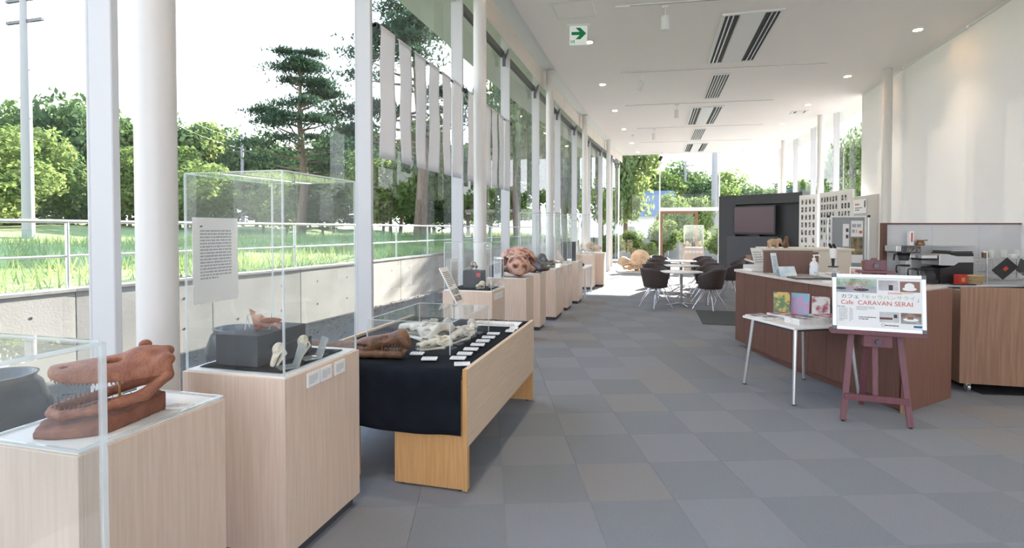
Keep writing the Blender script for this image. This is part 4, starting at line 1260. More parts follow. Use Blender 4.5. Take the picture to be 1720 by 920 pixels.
nets(frill, (-0.35, -0.32, -0.02), (0.36, 0.32, 0.48), 88).build('skull', M['salmon_bone'], fs)
bk = thing('display_block', 'dark riser block behind the mottled red frilled skull', 'riser', (-2.20, 7.50, 0.909))
box('block', M['dark_grey'], -0.10, 0.03, -0.12, 0.2, 0, 0.17, bk, 0.002)
t = thing('text_sheet', 'grey text board standing left of the mottled red frilled skull', 'board', (-2.17, 7.36, 0.909), math.radians(-6))
box('sheet', M['paper'], -0.06, 0.06, -0.006, 0.0, 0, 0.30, t)
text_lines('print', t, 0.09, 0.22, 14, M['ink'], 0.98, 51, 0.5, (0, -0.0066, 0.16))
plinth('light oak plinth carrying the blackish elongated skull', -2.33, -1.735, 8.24, 8.70, 0.9)
ds = thing('dark_fossil_skull', 'blackish-brown elongated fossil skull behind the mottled red one', 'fossil skull', (-1.98, 8.47, 0.909), math.radians(-35))
def dark(p):
    a = sd_ell(p, (-0.14, 0, 0.22), (0.22, 0.15, 0.15))
    a = smin(a, sd_cap(p, (-0.05, 0, 0.20), (0.32, 0, 0.10), 0.13, 0.06), 0.08)
    a = smin(a, sd_ell(p, (0.36, 0, 0.075), (0.11, 0.09, 0.045)), 0.04)
    for s in (-1, 1):
        a = smin(a, sd_cap(p, (-0.22, s * 0.12, 0.12), (0.22, s * 0.07, 0.035), 0.045, 0.035), 0.03)
        a = smax(a, -sd_ell(p, (-0.10, s * 0.15, 0.26), (0.06, 0.06, 0.05)), 0.01)
        a = smax(a, -sd_ell(p, (-0.26, s * 0.15, 0.24), (0.05, 0.06, 0.07)), 0.01)
        a = smax(a, -sd_ell(p, (0.20, s * 0.10, 0.16), (0.10, 0.05, 0.03)), 0.01)
    return smax(a, -p[2] + 0.004, 0.01)
nets(dark, (-0.42, -0.24, -0.02), (0.52, 0.24, 0.42), 88).build('skull', M['dark_bone'], ds)

# -- plinth 6 with tall case
plinth('light oak plinth under the tall cloudy acrylic case', -2.36, -1.665, 9.25, 10.06, 0.9)
acrylic_case('tall clear acrylic case with dark and green-tinged fossils, fourth plinth group', -2.345, -1.68, 9.265, 10.045, 0.909, 1.90, 0.007)
t = thing('dark_jaw_fossil', 'dark greenish jaw fossil lying at the front of the tall far case', 'fossil', (-1.95, 9.50, 0.909), math.radians(-20))
croc_skull_mb(0.50, 0.2, 0.14, 76, 0.45).build('jaw', P('greenish_fossil', (0.035, 0.04, 0.025), 0.45, col2=(0.14, 0.16, 0.08), nscale=14), t)
t = thing('dark_jaw_fossil', 'dark upright skull with pale teeth behind the greenish jaw', 'fossil', (-2.0, 9.78, 0.909), math.radians(-60))
inst('skull', small_skull_mb(0.36, 60).mesh('skull', M['dark_bone']), t, (0, 0, 0.012))
tag(teeth_row(MB(), [(0.02 + .16 * k / 8, -0.05 + .03 * k / 8, 0.10) for k in range(9)], True, 0.007, 0.04).build('teeth', M['ivory'], t), kind='stuff')
t = thing('small_skull', 'pinkish small fossil on the far side of the tall far case', 'fossil', (-1.83, 9.87, 0.909), -0.6)
inst('skull', small_skull_mb(0.20).mesh('skull', M['salmon_bone']), t, (0, 0, 0.006))
card_wall_x('white caption card on the tall far case plinth, near edge', -1.6645, 9.34, 9.44, 0.79, 0.865)
card_wall_x('white caption card on the tall far case plinth, second from near edge', -1.6645, 9.48, 9.58, 0.79, 0.865)

# -- plinths 7, 8 with cases
plinth('light oak plinth just beyond the tall far case', -2.30, -1.64, 10.42, 11.0, 0.9)
acrylic_case('clear acrylic case just beyond the tall far case', -2.285, -1.655, 10.435, 10.985, 0.909, 1.88, 0.007)
t = thing('small_skull', 'tan skull inside the case beyond the tall far case', 'fossil', (-1.85, 10.70, 0.909), -1.0)
inst('skull', small_skull_mb(0.30, 56).mesh('skull', M['tan_bone']), t, (0, 0, 0.012))
plinth('light oak plinth at the end of the left row, before the low table', -2.10, -1.57, 11.45, 12.1, 0.9)
acrylic_case('clear acrylic case on the last plinth before the low table', -2.085, -1.585, 11.465, 12.085, 0.909, 1.80, 0.007)
t = thing('display_block', 'tall dark slab standing in the case before the low table', 'riser', (-1.84, 11.75, 0.909))
box('block', M['dark_grey'], -0.16, 0.16, -0.06, 0.06, 0, 0.42, t, 0.002)
for k, y in enumerate((10.50, 10.64, 11.55, 11.70)):
    card_wall_x('small white caption card on the far left plinths, %s counting away' % ordn[k], -1.6395 if k < 2 else -1.5695, y, y + 0.10, 0.79, 0.86)

# -- low table with steel legs, then the last two plinths
t = thing('low_side_table', 'low white-topped table with grey steel legs beside the last plinths', 'table', (-1.87, 13.05, 0))
box('table_top', M['white'], -0.34, 0.34, -0.62, 0.62, 0.67, 0.70, t, 0.003)
for sx in (-1, 1):
    for sy in (-1, 1):
        box('leg', M['aluminium'], sx * 0.32 - 0.02, sx * 0.32 + 0.02, sy * 0.60 - 0.02, sy * 0.60 + 0.02, 0, 0.67, t)
t2 = thing('dark_fossil', 'dark lumpy fossil on the low white-topped table', 'fossil', (-1.80, 12.8, 0.70))
nets(lambda p: smin(sd_ell(p, (0, 0, .06), (.14, .09, .06)), sd_ell(p, (.1, .03, .05), (.08, .06, .05)), .04), (-.2, -.15, -.02), (.22, .15, .16), 44).build('lump', M['dark_bone'], t2)
plinth('light oak plinth behind the low white-topped table', -2.25, -1.57, 14.28, 14.80, 0.92)
plinth('pale plinth at the very end of the left row', -2.1, -1.35, 15.0, 15.6, 0.93)
acrylic_case('clear acrylic case on the plinth behind the low table', -2.235, -1.585, 14.295, 14.785, 0.929, 2.0, 0.007)
t = thing('tan_fossil', 'tan and grey skull piled high behind the low table', 'fossil', (-1.85, 14.52, 0.929), -0.9)
inst('skull', small_skull_mb(0.42, 60).mesh('skull', M['bleached']), t, (0, 0, 0.02))
t = thing('tan_fossil', 'spiky pale fossil on the very last plinth', 'fossil', (-1.68, 15.3, 0.939), -0.4)
inst('skull', small_skull_mb(0.44, 60).mesh('skull', M['tan_bone']), t, (0, 0, 0.02))

# -- giant skull with boulders on a board at the far left corner
bd = thing('display_board', 'low pale board under the giant skull in the far left corner', 'board', (-0.55, 20.9, 0), math.radians(8))
box('board', M['cream'], -0.85, 0.95, -0.7, 0.6, 0, 0.05, bd, 0.004)
gs = thing('giant_skull', 'giant pale orange elephant-like skull in the far left corner', 'skull', (-0.55, 20.95, 0.05), math.radians(-115))
def giant(p):
    a = sd_ell(p, (-0.05, 0, 0.42), (0.38, 0.36, 0.36))
    a = smin(a, sd_cap(p, (0.2, 0.12, 0.38), (0.52, 0.14, 0.10), 0.16, 0.10), 0.1)
    a = smin(a, sd_cap(p, (0.2, -0.12, 0.38), (0.52, -0.14, 0.10), 0.16, 0.10), 0.1)
    for s in (-1, 1):
        a = smax(a, -sd_ell(p, (0.20, s * 0.33, 0.45), (0.12, 0.12, 0.11)), 0.02)
        a = smax(a, -sd_ell(p, (0.55, s * 0.14, 0.08), (0.10, 0.06, 0.06)), 0.02)
    a = smax(a, -sd_ell(p, (0.33, 0, 0.55), (0.10, 0.12, 0.08)), 0.02)
    return smax(a, -p[2] + 0.004, 0.02)
nets(giant, (-0.5, -0.55, -0.03), (0.72, 0.55, 0.85), 72).build('skull', M['tan_bone'], gs)
for k, (x, y, r_, lab) in enumerate(((-0.95, 20.25, 0.22, 'tan skull with dark eye sockets left of the giant skull'), (-0.25, 20.45, 0.19, 'rounded pale bone right in front of the giant skull'), (0.05, 20.75, 0.13, 'small pale bone at the right end of the low board'))):
    t = thing('rounded_bone', lab, 'bone', (x, y, 0.052), k * 1.3)
    if k == 0:
        inst('bone', small_skull_mb(0.75, 60).mesh('bone', M['tan_bone']), t, (0, 0, 0.06))
    else:
        nets(lambda p: smin(sd_ell(p, (0, 0, r_ * .8), (r_ * 1.2, r_, r_ * .8)), sd_ell(p, (r_ * .7, 0, r_ * .6), (r_ * .7, r_ * .6, r_ * .6)), r_ * .3), (-r_ * 1.5, -r_ * 1.3, -.02), (r_ * 1.7, r_ * 1.3, r_ * 1.9), 36).build('bone', M['bleached'], t)

# -- plinth and case by the far door
t = plinth('light plinth with white cards near the timber door at the far end', 1.08, 1.80, 21.3, 21.9, 0.9)
for k in range(5):
    box('caption_strip', M['paper'], -0.33 + k * 0.135, -0.22 + k * 0.135, -0.306, -0.3005, 0.70, 0.80, t)
acrylic_case('clear acrylic case on the plinth near the timber door', 1.10, 1.78, 21.32, 21.88, 0.909, 1.75, 0.008)
for k, (x, z, m_) in enumerate(((1.22, 0, M['tan_bone']), (1.45, 0, M['dark_bone']), (1.66, 0, M['tan_bone']))):
    t = thing('small_skull', 'small %s specimen in the far door case, %s' % (('tan', 'black', 'tan')[k], ('left', 'middle', 'right')[k]), 'fossil', (x, 21.55, 0.909), -1.4)
    inst('skull', small_skull_mb(0.24).mesh('skull', m_), t, (0, 0, 0.01), (0, 0, 0), (1, 1, 1.5))

# -- white banners on rods at the left windows
for bay, (ya, yb) in enumerate(((4.36, 6.69), (6.73, 9.06))):
    xb_ = WX(ya) + 0.10
    rd = thing('banner_rod', 'thin dark rod holding white banners across the %s left window bay' % ('third', 'fourth')[bay], 'rod', (xb_, (ya + yb) / 2, 3.43))
    MB().tube([(0, ya - (ya + yb) / 2, 0), (0, yb - (ya + yb) / 2, 0)], 0.014, 10).build('rod', M['steel_dark'], rd)
    for s, yy in ((-1, ya), (1, yb)):
        MB().tube([(0, s * ((yb - ya) / 2), 0), (0, s * ((yb - ya) / 2 - 0.04), 0)], 0.028, 10).build('end_cap', M['black'], rd)
    for k in range(6):
        y = ya + 0.20 + k * 0.365
        t = thing('banner', 'white hanging cloth banner, %s in the %s banner bay' % (('first', 'second', 'third', 'fourth', 'fifth', 'sixth')[k], ('near', 'far')[bay]), 'banner', (xb_ + 0.02, y + .0, 2.25), 0, 'white cloth banners on the window rods')
        ph = rng.uniform(0, 6)
        def bf(u, v, ph=ph):
            yy = (u - .5) * 0.275
            return (0.010 * math.sin(u * 3 + ph) * (1 - v) + 0.006 * math.sin(9 * v + ph), yy + 0.01 * (1 - v) * math.sin(ph), v * 1.20)
        MB().shell(bf, 6, 14, 0.0015).build('cloth', M['banner'], t)
        MB().tube([(-0.012, -0.13, 1.185), (-0.012, 0.13, 1.185)], 0.019, 8).build('sleeve', M['banner'], t)

# ================================================================== CEILING FITTINGS
slot_dark = P('slot_dark', (0.015, 0.015, 0.015), 0.6)
for k, (x0, x1, y0, y1, lab) in enumerate(((1.02, 1.93, 9.1, 11.72, 'nearest and largest'), (0.98, 1.84, 15.78, 18.36, 'middle'), (1.2, 2.06, 22.35, 24.7, 'farthest'))):
    t = thing('air_diffuser', 'long rectangular ceiling air unit with dark slots, %s of three' % lab, 'air diffuser', ((x0 + x1) / 2, (y0 + y1) / 2, ZC), group='ceiling air units')
    w, l = (x1 - x0) / 2, (y1 - y0) / 2
    for (a, b, c, d_) in ((-w, w, -l, -l + .05), (-w, w, l - .05, l), (-w, -w + .05, -l + .05, l - .05), (w - .05, w, -l + .05, l - .05)):
        box('frame', M['white'], a, b, c, d_, -0.025, 0.0, t)
    box('centre_plate', M['white'], -w + 0.27, w - 0.27, -l + .06, l - .06, -0.03, -0.012, t, 0.004)
    for s in (-1, 1):
        box('slot_back', slot_dark, min(s * (w - .05), s * (w - .26)), max(s * (w - .05), s * (w - .26)), -l + .05, l - .05, -0.008, 0.0, t)
        for q in (0.105, 0.175):
            xx = s * (w - q)
            box('slot_vane', M['aluminium'], xx - 0.010, xx + 0.010, -l + .055, l - .055, -0.026, -0.009, t)
for k, (x0, x1, y0, y1, lab) in enumerate(((1.23, 1.58, 12.6, 14.76, 'nearer'), (1.3, 1.66, 19.2, 21.45, 'farther'))):
    t = thing('return_grille', 'dark slatted ceiling return grille, %s of two' % lab, 'grille', ((x0 + x1) / 2, (y0 + y1) / 2, ZC), group='ceiling return grilles')
    w, l = (x1 - x0) / 2, (y1 - y0) / 2
    box('grille_back', slot_dark, -w, w, -l, l, -0.006, 0, t)
    for q in range(7):
        xx = -w + 2 * w * (q) / 6
        box('slat', M['white'], xx - 0.012, xx + 0.012, -l, l, -0.022, -0.0065, t)
    for q in (-1, 1):
        box('slat_end', M['white'], -w - 0.012, w + 0.012, min(q * l, q * (l + .03)), max(q * l, q * (l + .03)), -0.022, 0, t)
t = thing('supply_vent', 'small square ceiling vent near the right windows', 'vent', (4.03, 17.18, ZC))
for (a, b, c, d_) in ((-.21, .21, -.21, -.15), (-.21, .21, .15, .21), (-.21, -.15, -.15, .15), (.15, .21, -.15, .15)):
    box('frame', M['white'], a, b, c, d_, -0.02, 0, t)
box('vent_back', slot_dark, -.15, .15, -.15, .15, -0.006, 0, t)
box('vent_plate', M['white'], -.10, .10, -.10, .10, -0.024, -0.012, t)
lamp_em = P('downlight_glow', (1, .9, .75), 0.4, emit=(1.0, 0.82, 0.58), estr=9.0)
for side, xs in (('left window', [(-1.2, 1.1), (-1.2, 4.0), (-1.2, 6.9), (-1.17, 9.85), (-1.2, 12.79), (-1.12, 15.69), (-1.03, 18.65), (-0.89, 21.68), (-0.72, 24.4)]), ('right window', [(4.45, 2.1), (4.4, 5.0), (4.35, 7.85), (4.32, 10.68), (4.13, 13.5), (4.03, 16.3), (3.95, 19.02), (4.0, 21.84), (4.1, 24.4)])):
    for k, (x, y) in enumerate(xs):
        t = thing('downlight', 'round glowing recessed downlight in the %s row, %s from the viewer' % (side, ['first', 'second', 'third', 'fourth', 'fifth', 'sixth', 'seventh', 'eighth', 'ninth'][k]), 'downlight', (x, y, ZC), group='recessed ceiling downlights')
        MB().lathe([(0.065, -0.002), (0.085, -0.008), (0.092, 0.0)], n=20).build('trim_ring', M['white'], t)
        MB().lathe([(0.0, -0.004), (0.064, -0.004)], n=20).build('lens', lamp_em, t)
        ld = bpy.data.lights.new('downlight_lamp', 'SPOT')
        ld.energy, ld.spot_size, ld.spot_blend, ld.color, ld.shadow_soft_size = 28, math.radians(90), 0.9, (1, .84, .64), 0.06
        lo_ = bpy.data.objects.new('downlight_lamp', ld)
        COL.objects.link(lo_)
        lo_.parent = t
        lo_.location = (0, 0, -0.03)
for k, (x0, x1, y) in enumerate(((-0.6, 2.4, 8.5), (-0.74, 3.42, 12.1), (-0.8, 3.0, 15.25), (-0.59, 3.39, 18.75), (-0.57, 3.56, 21.8))):
    t = thing('lighting_track', 'thin white ceiling lighting track, %s from the viewer' % ordn[k] if k else 'thin white ceiling lighting track nearest the viewer', 'track', ((x0 + x1) / 2, y, ZC), math.radians(5), 'ceiling lighting tracks')
    w = (x1 - x0) / 2
    box('rail', M['white'], -w, w, -0.017, 0.017, -0.012, 0, t)
    box('rail_groove', M['steel_dark'], -w + .22, w - .02, -0.006, 0.006, -0.0135, -0.0125, t)
    box('feed_end', M['white'], -w, -w + 0.2, -0.022, 0.022, -0.028, -0.0125, t)
for k, (x, y, tilt, rz, lab) in enumerate(((0.14, 8.5, 0.0, 0, 'nearest'), (-0.26, 12.08, 0.45, -0.5, 'second'), (0.57, 15.25, 0.05, 0.3, 'third'), (-0.03, 18.75, 0.0, 0, 'fourth'), (0.3, 24.7, 0.5, 0, 'farthest, dark'))):
    t = thing('track_spotlight', 'white cylindrical spotlight hanging from ceiling, %s one' % lab, 'spotlight', (x, y, ZC - 0.014), rz, 'ceiling spotlights')
    box('adapter', M['white'], -0.05, 0.05, -0.018, 0.018, -0.035, 0, t, 0.003)
    MB().tube([(0, 0, -0.035), (0, 0, -0.15)], 0.009, 8).build('stem', M['white'], t)
    R_ = Matrix.Translation((0, 0, -0.15)) @ Matrix.Rotation(tilt, 4, 'Y')
    can = MB().lathe([(0.02, 0.0), (0.062, -0.01), (0.066, -0.03), (0.066, -0.22), (0.058, -0.225)], n=20)
    can.v = [tuple(R_ @ Vector(p)) for p in can.v]
    can.build('can', M['white'] if k < 4 else M['black'], t)
    ln = MB().lathe([(0.0, -0.212), (0.058, -0.212)], n=18)
    ln.v = [tuple(R_ @ Vector(p)) for p in ln.v]
    ln.build('lens', lamp_em if k in (0, 2) else M['steel_dark'], t)
for k, (x, y, lab) in enumerate(((-0.75, 19.9, 'small smoke detector on the ceiling left of the tracks'), (-0.95, 24.9, 'white dome detector at the far left of the ceiling'), (3.7, 24.9, 'white dome detector at the far right of the ceiling'))):
    t = thing('smoke_detector', lab, 'detector', (x, y, ZC))
    MB().lathe([(0.0, -0.055), (0.05, -0.05), (0.07, -0.03), (0.085, -0.012), (0.085, 0)], n=20).build('dome', M['white'], t)
t = thing('access_panel', 'square ceiling access hatch above the green arrow sign', 'hatch', (-1.22, 8.35, ZC))
box('panel', M['ceiling'], -0.30, 0.30, -0.30, 0.30, -0.004, 0, t)
for (a, b, c, d_) in ((-.31, .31, -.31, -.302), (-.31, .31, .302, .31), (-.31, -.302, -.302, .302), (.302, .31, -.302, .302)):
    box('edge_trim', M['aluminium'], a, b, c, d_, -0.007, 0, t)
# exit sign
ex = thing('exit_sign', 'white illuminated hanging sign with a green right arrow', 'sign', (-1.24, 8.95, ZC), math.radians(12))
box('mount', M['white'], -0.19, 0.19, -0.05, 0.05, -0.03, 0, ex, 0.003)
box('body', P('lit_sign_face', (0.72, 0.75, 0.72), 0.5, emit=(0.9, 1.0, 0.93), estr=0.06), -0.145, 0.145, -0.03, 0.03, -0.34, -0.031, ex, 0.006)
green = P('sign_green', (0.0, 0.17, 0.06), 0.5, emit=(0.0, 0.4, 0.12), estr=0.03)
ar = MB()
zc_ = -0.16
ar.add([(-0.115, -0.0312, zc_ - 0.026), (0.05, -0.0312, zc_ - 0.026), (0.05, -0.0312, zc_ + 0.026), (-0.115, -0.0312, zc_ + 0.026)], [(0, 1, 2, 3)])
ar.add([(0.03, -0.0314, zc_ + 0.095), (0.125, -0.0314, zc_), (0.045, -0.0314, zc_), (-0.05, -0.0314, zc_ + 0.095)], [(3, 2, 1, 0)])
ar.add([(0.03, -0.0314, zc_ - 0.095), (0.125, -0.0314, zc_), (0.045, -0.0314, zc_), (-0.05, -0.0314, zc_ - 0.095)], [(0, 1, 2, 3)])
ar.build('arrow', green, ex)
pic = MB()
z0_ = -0.325
pic.quad((-0.125, -0.0311, z0_), (-0.115, -0.0311, z0_), (-0.115, -0.0311, z0_ + .06), (-0.125, -0.0311, z0_ + .06))
pic.quad((-0.075, -0.0311, z0_), (-0.065, -0.0311, z0_), (-0.065, -0.0311, z0_ + .06), (-0.075, -0.0311, z0_ + .06))
pic.quad((-0.105, -0.0311, z0_ + .01), (-0.085, -0.0311, z0_ + .022), (-0.088, -0.0311, z0_ + .04), (-0.1, -0.0311, z0_ + .035))
pic.quad((-0.096, -0.0311, z0_ + .042), (-0.084, -0.0311, z0_ + .042), (-0.084, -0.0311, z0_ + .055), (-0.096, -0.0311, z0_ + .055))
tag(pic.build('running_figure', green, ex), kind='stuff')

# ================================================================== RECEPTION COUNTER
fr_pts = [(1.085, 7.93), (1.26, 7.32), (1.48, 6.66), (1.77, 5.97), (2.085, 5.34)]
front = catmull(fr_pts, 0.2755)
front = [Vector((p.x, p.y, 0)) for p in front]
if (front[-1] - Vector((2.085, 5.34, 0))).length > 0.02: front.append(Vector((2.085, 5.34, 0)))
ct = thing('reception_counter', 'long dark walnut reception counter with a gently curved panelled front', 'counter', (1.8, 6.6, 0))
O = Vector((1.8, 6.6, 0))
endp = [(2.72, 5.97)]
inner = [(2.46, 6.5), (2.20, 7.15), (2.02, 7.8), (1.72, 8.45)]
inset = []
for i, p in enumerate(front):
    a, b = front[max(i - 1, 0)], front[min(i + 1, len(front) - 1)]
    d_ = (b - a).normalized()
    inset.append((p + Vector((-d_.y, d_.x, 0)) * 0.025))
def loc2(pts): return [(p[0] - O.x, p[1] - O.y) for p in pts]
core = [(p.x, p.y) for p in inset] + [(2.70, 5.985)] + inner
MB().prism(loc2(core), 0.10, 1.02).build('carcass', M['walnut'], ct)
kick = [(p.x + 0.035, p.y + 0.02) for p in inset[1:-1]] + [(2.10, 5.42), (2.66, 6.0)] + inner
MB().prism(loc2(kick), 0.0, 0.10).build('toe_kick', M['walnut'], ct)
for a, b in zip(front[:-1], front[1:]):
    d_ = (b - a)
    l = d_.length
    if l < 0.03: continue
    R_ = Matrix.Translation((a.x - O.x, a.y - O.y, 0)) @ Matrix.Rotation(math.atan2(d_.y, d_.x), 4, 'Z')
    MB().box(0.002, l - 0.002, 0.0, 0.022, 0.08, 1.02, 0.0015, R_).build('front_panel', M['walnut'], ct)
a, b = Vector((2.085, 5.34, 0)), Vector((2.72, 5.97, 0))
R_ = Matrix.Translation((a.x - O.x, a.y - O.y, 0)) @ Matrix.Rotation(math.atan2((b - a).y, (b - a).x), 4, 'Z')
MB().box(0.004, (b - a).length, -0.012, 0.012, 0.0, 1.045, 0.0015, R_).build('end_panel', P('reddish_walnut_end', (0.19, 0.083, 0.055), 0.45, col2=(0.25, 0.118, 0.08), scale=(30, 30, 1), nscale=3, detail=6), ct)
MB().box(-0.01, 0.025, -0.016, 0.010, 0.0, 0.08, 0.001, R_).build('end_foot', M['mid_wood'], ct)
top = [(p.x - 0.022, p.y - 0.01) for p in front] + [(2.70, 5.985)] + inner
MB().prism(loc2(top), 1.021, 1.052).build('stone_top', M['stone_top'], ct)
t = thing('privacy_screen', 'dark walnut low screen panel standing on the counter top', 'screen', (1.64, 7.33, 1.053), math.radians(-10))
box('screen_panel', M['walnut'], -0.31, 0.30, -0.012, 0.012, 0, 0.27, t, 0.002)
box('screen_foot', M['walnut'], -0.31, 0.30, -0.03, 0.012 + .02, 0, 0.012, t)

def tilted_card(name, label, cat, x, y, z, rz, w, h, tilt, mat, printmat=None, n=8, grp=None):
    t = thing(name, label, cat, (x, y, z), rz, grp)
    R_ = Matrix.Translation((0, 0.0, 0.012)) @ Matrix.Rotation(-tilt, 4, 'X')
    MB().box(-w / 2, w / 2, 0, 0.004, 0, h, 0, R_).build('card', mat, t)
    if printmat:
        o = text_lines('print', t, w * .75, h * .7, n, printmat, 0.95, int(x * 333) % 97)
        o.matrix_local = R_ @ Matrix.Translation((0, -0.0008, h * .5))
    MB().box(-w / 2, w / 2, 0, h * .35 * math.sin(tilt) + 0.05, 0, 0.010).build('base', M['acrylic_edge'], t)
    return t
ib = P('pale_blue_print', (0.55, 0.72, 0.82), 0.5, col2=(0.85, 0.9, 0.92), nscale=14)
tilted_card('tablet_board', 'tall white leaning display board at the far end of the counter', 'board', 1.40, 7.86, 1.053, math.radians(35), 0.19, 0.30, 0.35, M['paper'], M['pale_ink'], 6)
t = thing('leaflet_tray', 'white low leaflet tray at the far end of the counter', 'tray', (1.33, 7.66, 1.053), math.radians(20))
box('tray_base', M['white'], -0.16, 0.16, -0.10, 0.10, 0, 0.02, t, 0.003)
box('tray_back', M['white'], -0.16, 0.16, 0.085, 0.10, 0.02, 0.08, t)
box('leaflet', M['paper'], -0.14, 0.0, -0.09, 0.08, 0.021, 0.035, t)
box('leaflet', ib, 0.02, 0.14, -0.09, 0.08, 0.021, 0.030, t)
tilted_card('leaflet_stand', 'slim pale blue leaflet stand on the counter left of the screen', 'leaflet stand', 1.445, 7.16, 1.053, math.radians(35), 0.09, 0.25, 0.22, ib, M['pale_ink'], 7)
t = thing('tent_card', 'pale blue folded tent card on the counter in front of the screen', 'card', (1.50, 6.93, 1.053), math.radians(25))
MB().add([(-.11, -.05, 0), (.11, -.05, 0), (.11, 0, .11), (-.11, 0, .11), (-.11, .05, 0), (.11, .05, 0), (-.11, -.046, 0), (.11, -.046, 0), (.11, 0, .106), (-.11, 0, .106), (-.11, .046, 0), (.11, .046, 0)],
         [(0, 1, 2, 3), (3, 2, 5, 4), (7, 6, 9, 8), (8, 9, 10, 11)]).build('folded_card', ib, t)
t = thing('sanitizer_bottle', 'white pump sanitizer bottle with a blue label by the screen', 'bottle', (1.83, 7.06, 1.053), math.radians(-20))
MB().lathe([(0.0, 0), (0.042, 0.002), (0.046, 0.02), (0.046, 0.13), (0.038, 0.155), (0.018, 0.17), (0.018, 0.185), (0, 0.185)], n=22).build('body', M['white'], t)
MB().lathe([(0.0475, 0.03), (0.0475, 0.115)], n=22).build('label_band', P('blue_white_label', (0.75, 0.82, 0.88), 0.4, col2=(0.12, 0.38, 0.70), nscale=16, lo=.52, hi=.58), t)
MB().lathe([(0.02, 0.185), (0.02, 0.205), (0.007, 0.21), (0.007, 0.235)], n=14).tube([(-0.012, 0, 0.238), (0.05, 0, 0.242), (0.062, 0, 0.225)], 0.008, 8).build('pump', M['white'], t)
t = thing('open_binder', 'flat dark picture book lying on the counter', 'book', (1.66, 6.60, 1.053), math.radians(12))
box('cover', M['dark_grey'], -0.19, 0.19, -0.11, 0.11, 0, 0.012, t, 0.002)
box('page', P('printed_page', (0.55, 0.50, 0.42), 0.6, col2=(0.16, 0.2, 0.24), nscale=14), -0.18, 0.18, -0.10, 0.10, 0.0125, 0.020, t, 0.001)
t = thing('white_leaflet', 'white leaflets lying on the counter near the menu board', 'leaflet', (1.85, 6.25, 1.053), math.radians(20))
box('leaflet', M['paper'], -0.13, 0.13, -0.07, 0.07, 0, 0.008, t)
t = thing('microscope', 'white upright microscope-like instrument on the counter', 'microscope', (2.12, 7.35, 1.053), math.radians(-25))
box('foot', M['white'], -0.07, 0.07, -0.09, 0.09, 0, 0.03, t, 0.004)
MB().tube([(0, 0.06, 0.03), (0, 0.07, 0.2), (0, 0.05, 0.26)], [0.028, 0.026, 0.03], 12).build('arm', M['white'], t)
MB().tube([(0, -0.03, 0.19), (0, -0.01, 0.31)], [0.035, 0.045], 14).build('head', M['white'], t)
MB().tube([(-0.02, -0.01, 0.31), (-0.03, -0.08, 0.36)], 0.016, 10).tube([(0.02, -0.01, 0.31), (0.01, -0.08, 0.36)], 0.016, 10).build('eyepiece', M['black'], t)
MB().tube([(0, -0.03, 0.10), (0, -0.03, 0.19)], [0.012, 0.02], 10).build('objective', M['black'], t)
box('stage', M['black'], -0.05, 0.05, -0.07, 0.03, 0.085, 0.098, t)
t = thing('small_picture_stand', 'small white picture frame on the counter beside the instrument', 'frame', (2.28, 7.1, 1.053), math.radians(-20))
MB().box(-0.06, 0.06, 0, 0.01, 0, 0.11, 0.001, Matrix.Rotation(-0.25, 4, 'X')).build('frame', M['white'], t)
MB().box(-0.045, 0.045, -0.0012, -0.0002, 0.015, 0.09, 0, Matrix.Rotation(-0.25, 4, 'X')).build('picture', P('small_picture', (0.4, 0.12, 0.1), 0.5, col2=(0.8, 0.78, 0.72), nscale=30), t)

# rear counter behind
rc = thing('rear_counter', 'cream-topped rear counter behind the reception counter', 'counter', (2.45, 10.2, 0))
box('body', M['walnut'], -0.72, 0.05, -0.3, 0.45, 0.0, 1.02, rc)
box('stone_top', M['stone_top'], -0.80, 0.06, -0.36, 0.75, 1.021, 1.05, rc)
box('cream_front', M['cream'], 0.06, 0.62, -0.45, 0.4, 0.0, 1.25, rc, 0.002)
box('cream_shelf', M['cream'], -0.66, 0.66, -0.47, 0.42, 1.251, 1.285, rc, 0.002)
box('shelf_back', M['cream'], -0.66, 0.055, 0.36, 0.40, 1.051, 1.25, rc)
t = thing('wooden_tray', 'brown wooden tray with handles on the rear stone counter', 'tray', (1.86, 10.62, 1.051), math.radians(10))
box('tray_base', M['mid_wood'], -0.2, 0.2, -0.14, 0.14, 0, 0.015, t)
for (a, b, c, d_) in ((-.2, .2, -.14, -.125), (-.2, .2, .125, .14), (-.2, -.185, -.125, .125), (.185, .2, -.125, .125)):
    box('tray_side', M['mid_wood'], a, b, c, d_, 0.0155, 0.075, t)
t = thing('elephant_figurine', 'tan animal figurine standing on the rear counter shelf', 'figurine', (1.95, 9.95, 1.286), math.radians(15))
def anim(p):
    a = sd_ell(p, (0, 0, 0.10), (0.10, 0.055, 0.055))
    a = smin(a, sd_ell(p, (0.10, 0, 0.12), (0.045, 0.04, 0.045)), 0.02)
    a = smin(a, sd_cap(p, (0.13, 0, 0.11), (0.16, 0, 0.03), 0.02, 0.010), 0.01)
    for x in (-0.06, 0.06):
        for s in (-1, 1):
            a = smin(a, sd_cap(p, (x, s * 0.03, 0.08), (x, s * 0.032, 0.01), 0.022, 0.018), 0.01)
    return a
nets(anim, (-0.15, -0.1, -0.02), (0.2, 0.1, 0.2), 50).build('animal', M['tan_bone'], t)
t = thing('dark_figurine', 'dark seated figurine beside the tan animal figurine', 'figurine', (2.12, 9.85, 1.286), 0.4)
nets(lambda p: smin(smin(sd_ell(p, (0, 0, .05), (.06, .05, .05)), sd_ell(p, (0.01, 0, .11), (.04, .035, .05)), .03), sd_ell(p, (.02, 0, .17), (.03, .027, .03)), .015), (-.1, -.1, -.02), (.1, .1, .22), 40).build('figure', M['brown_bone'], t)
gt = thing('low_gate_panel', 'mid-brown low wooden panel between rear counter and kitchenette', 'panel', (3.17, 9.15, 0), math.radians(15))
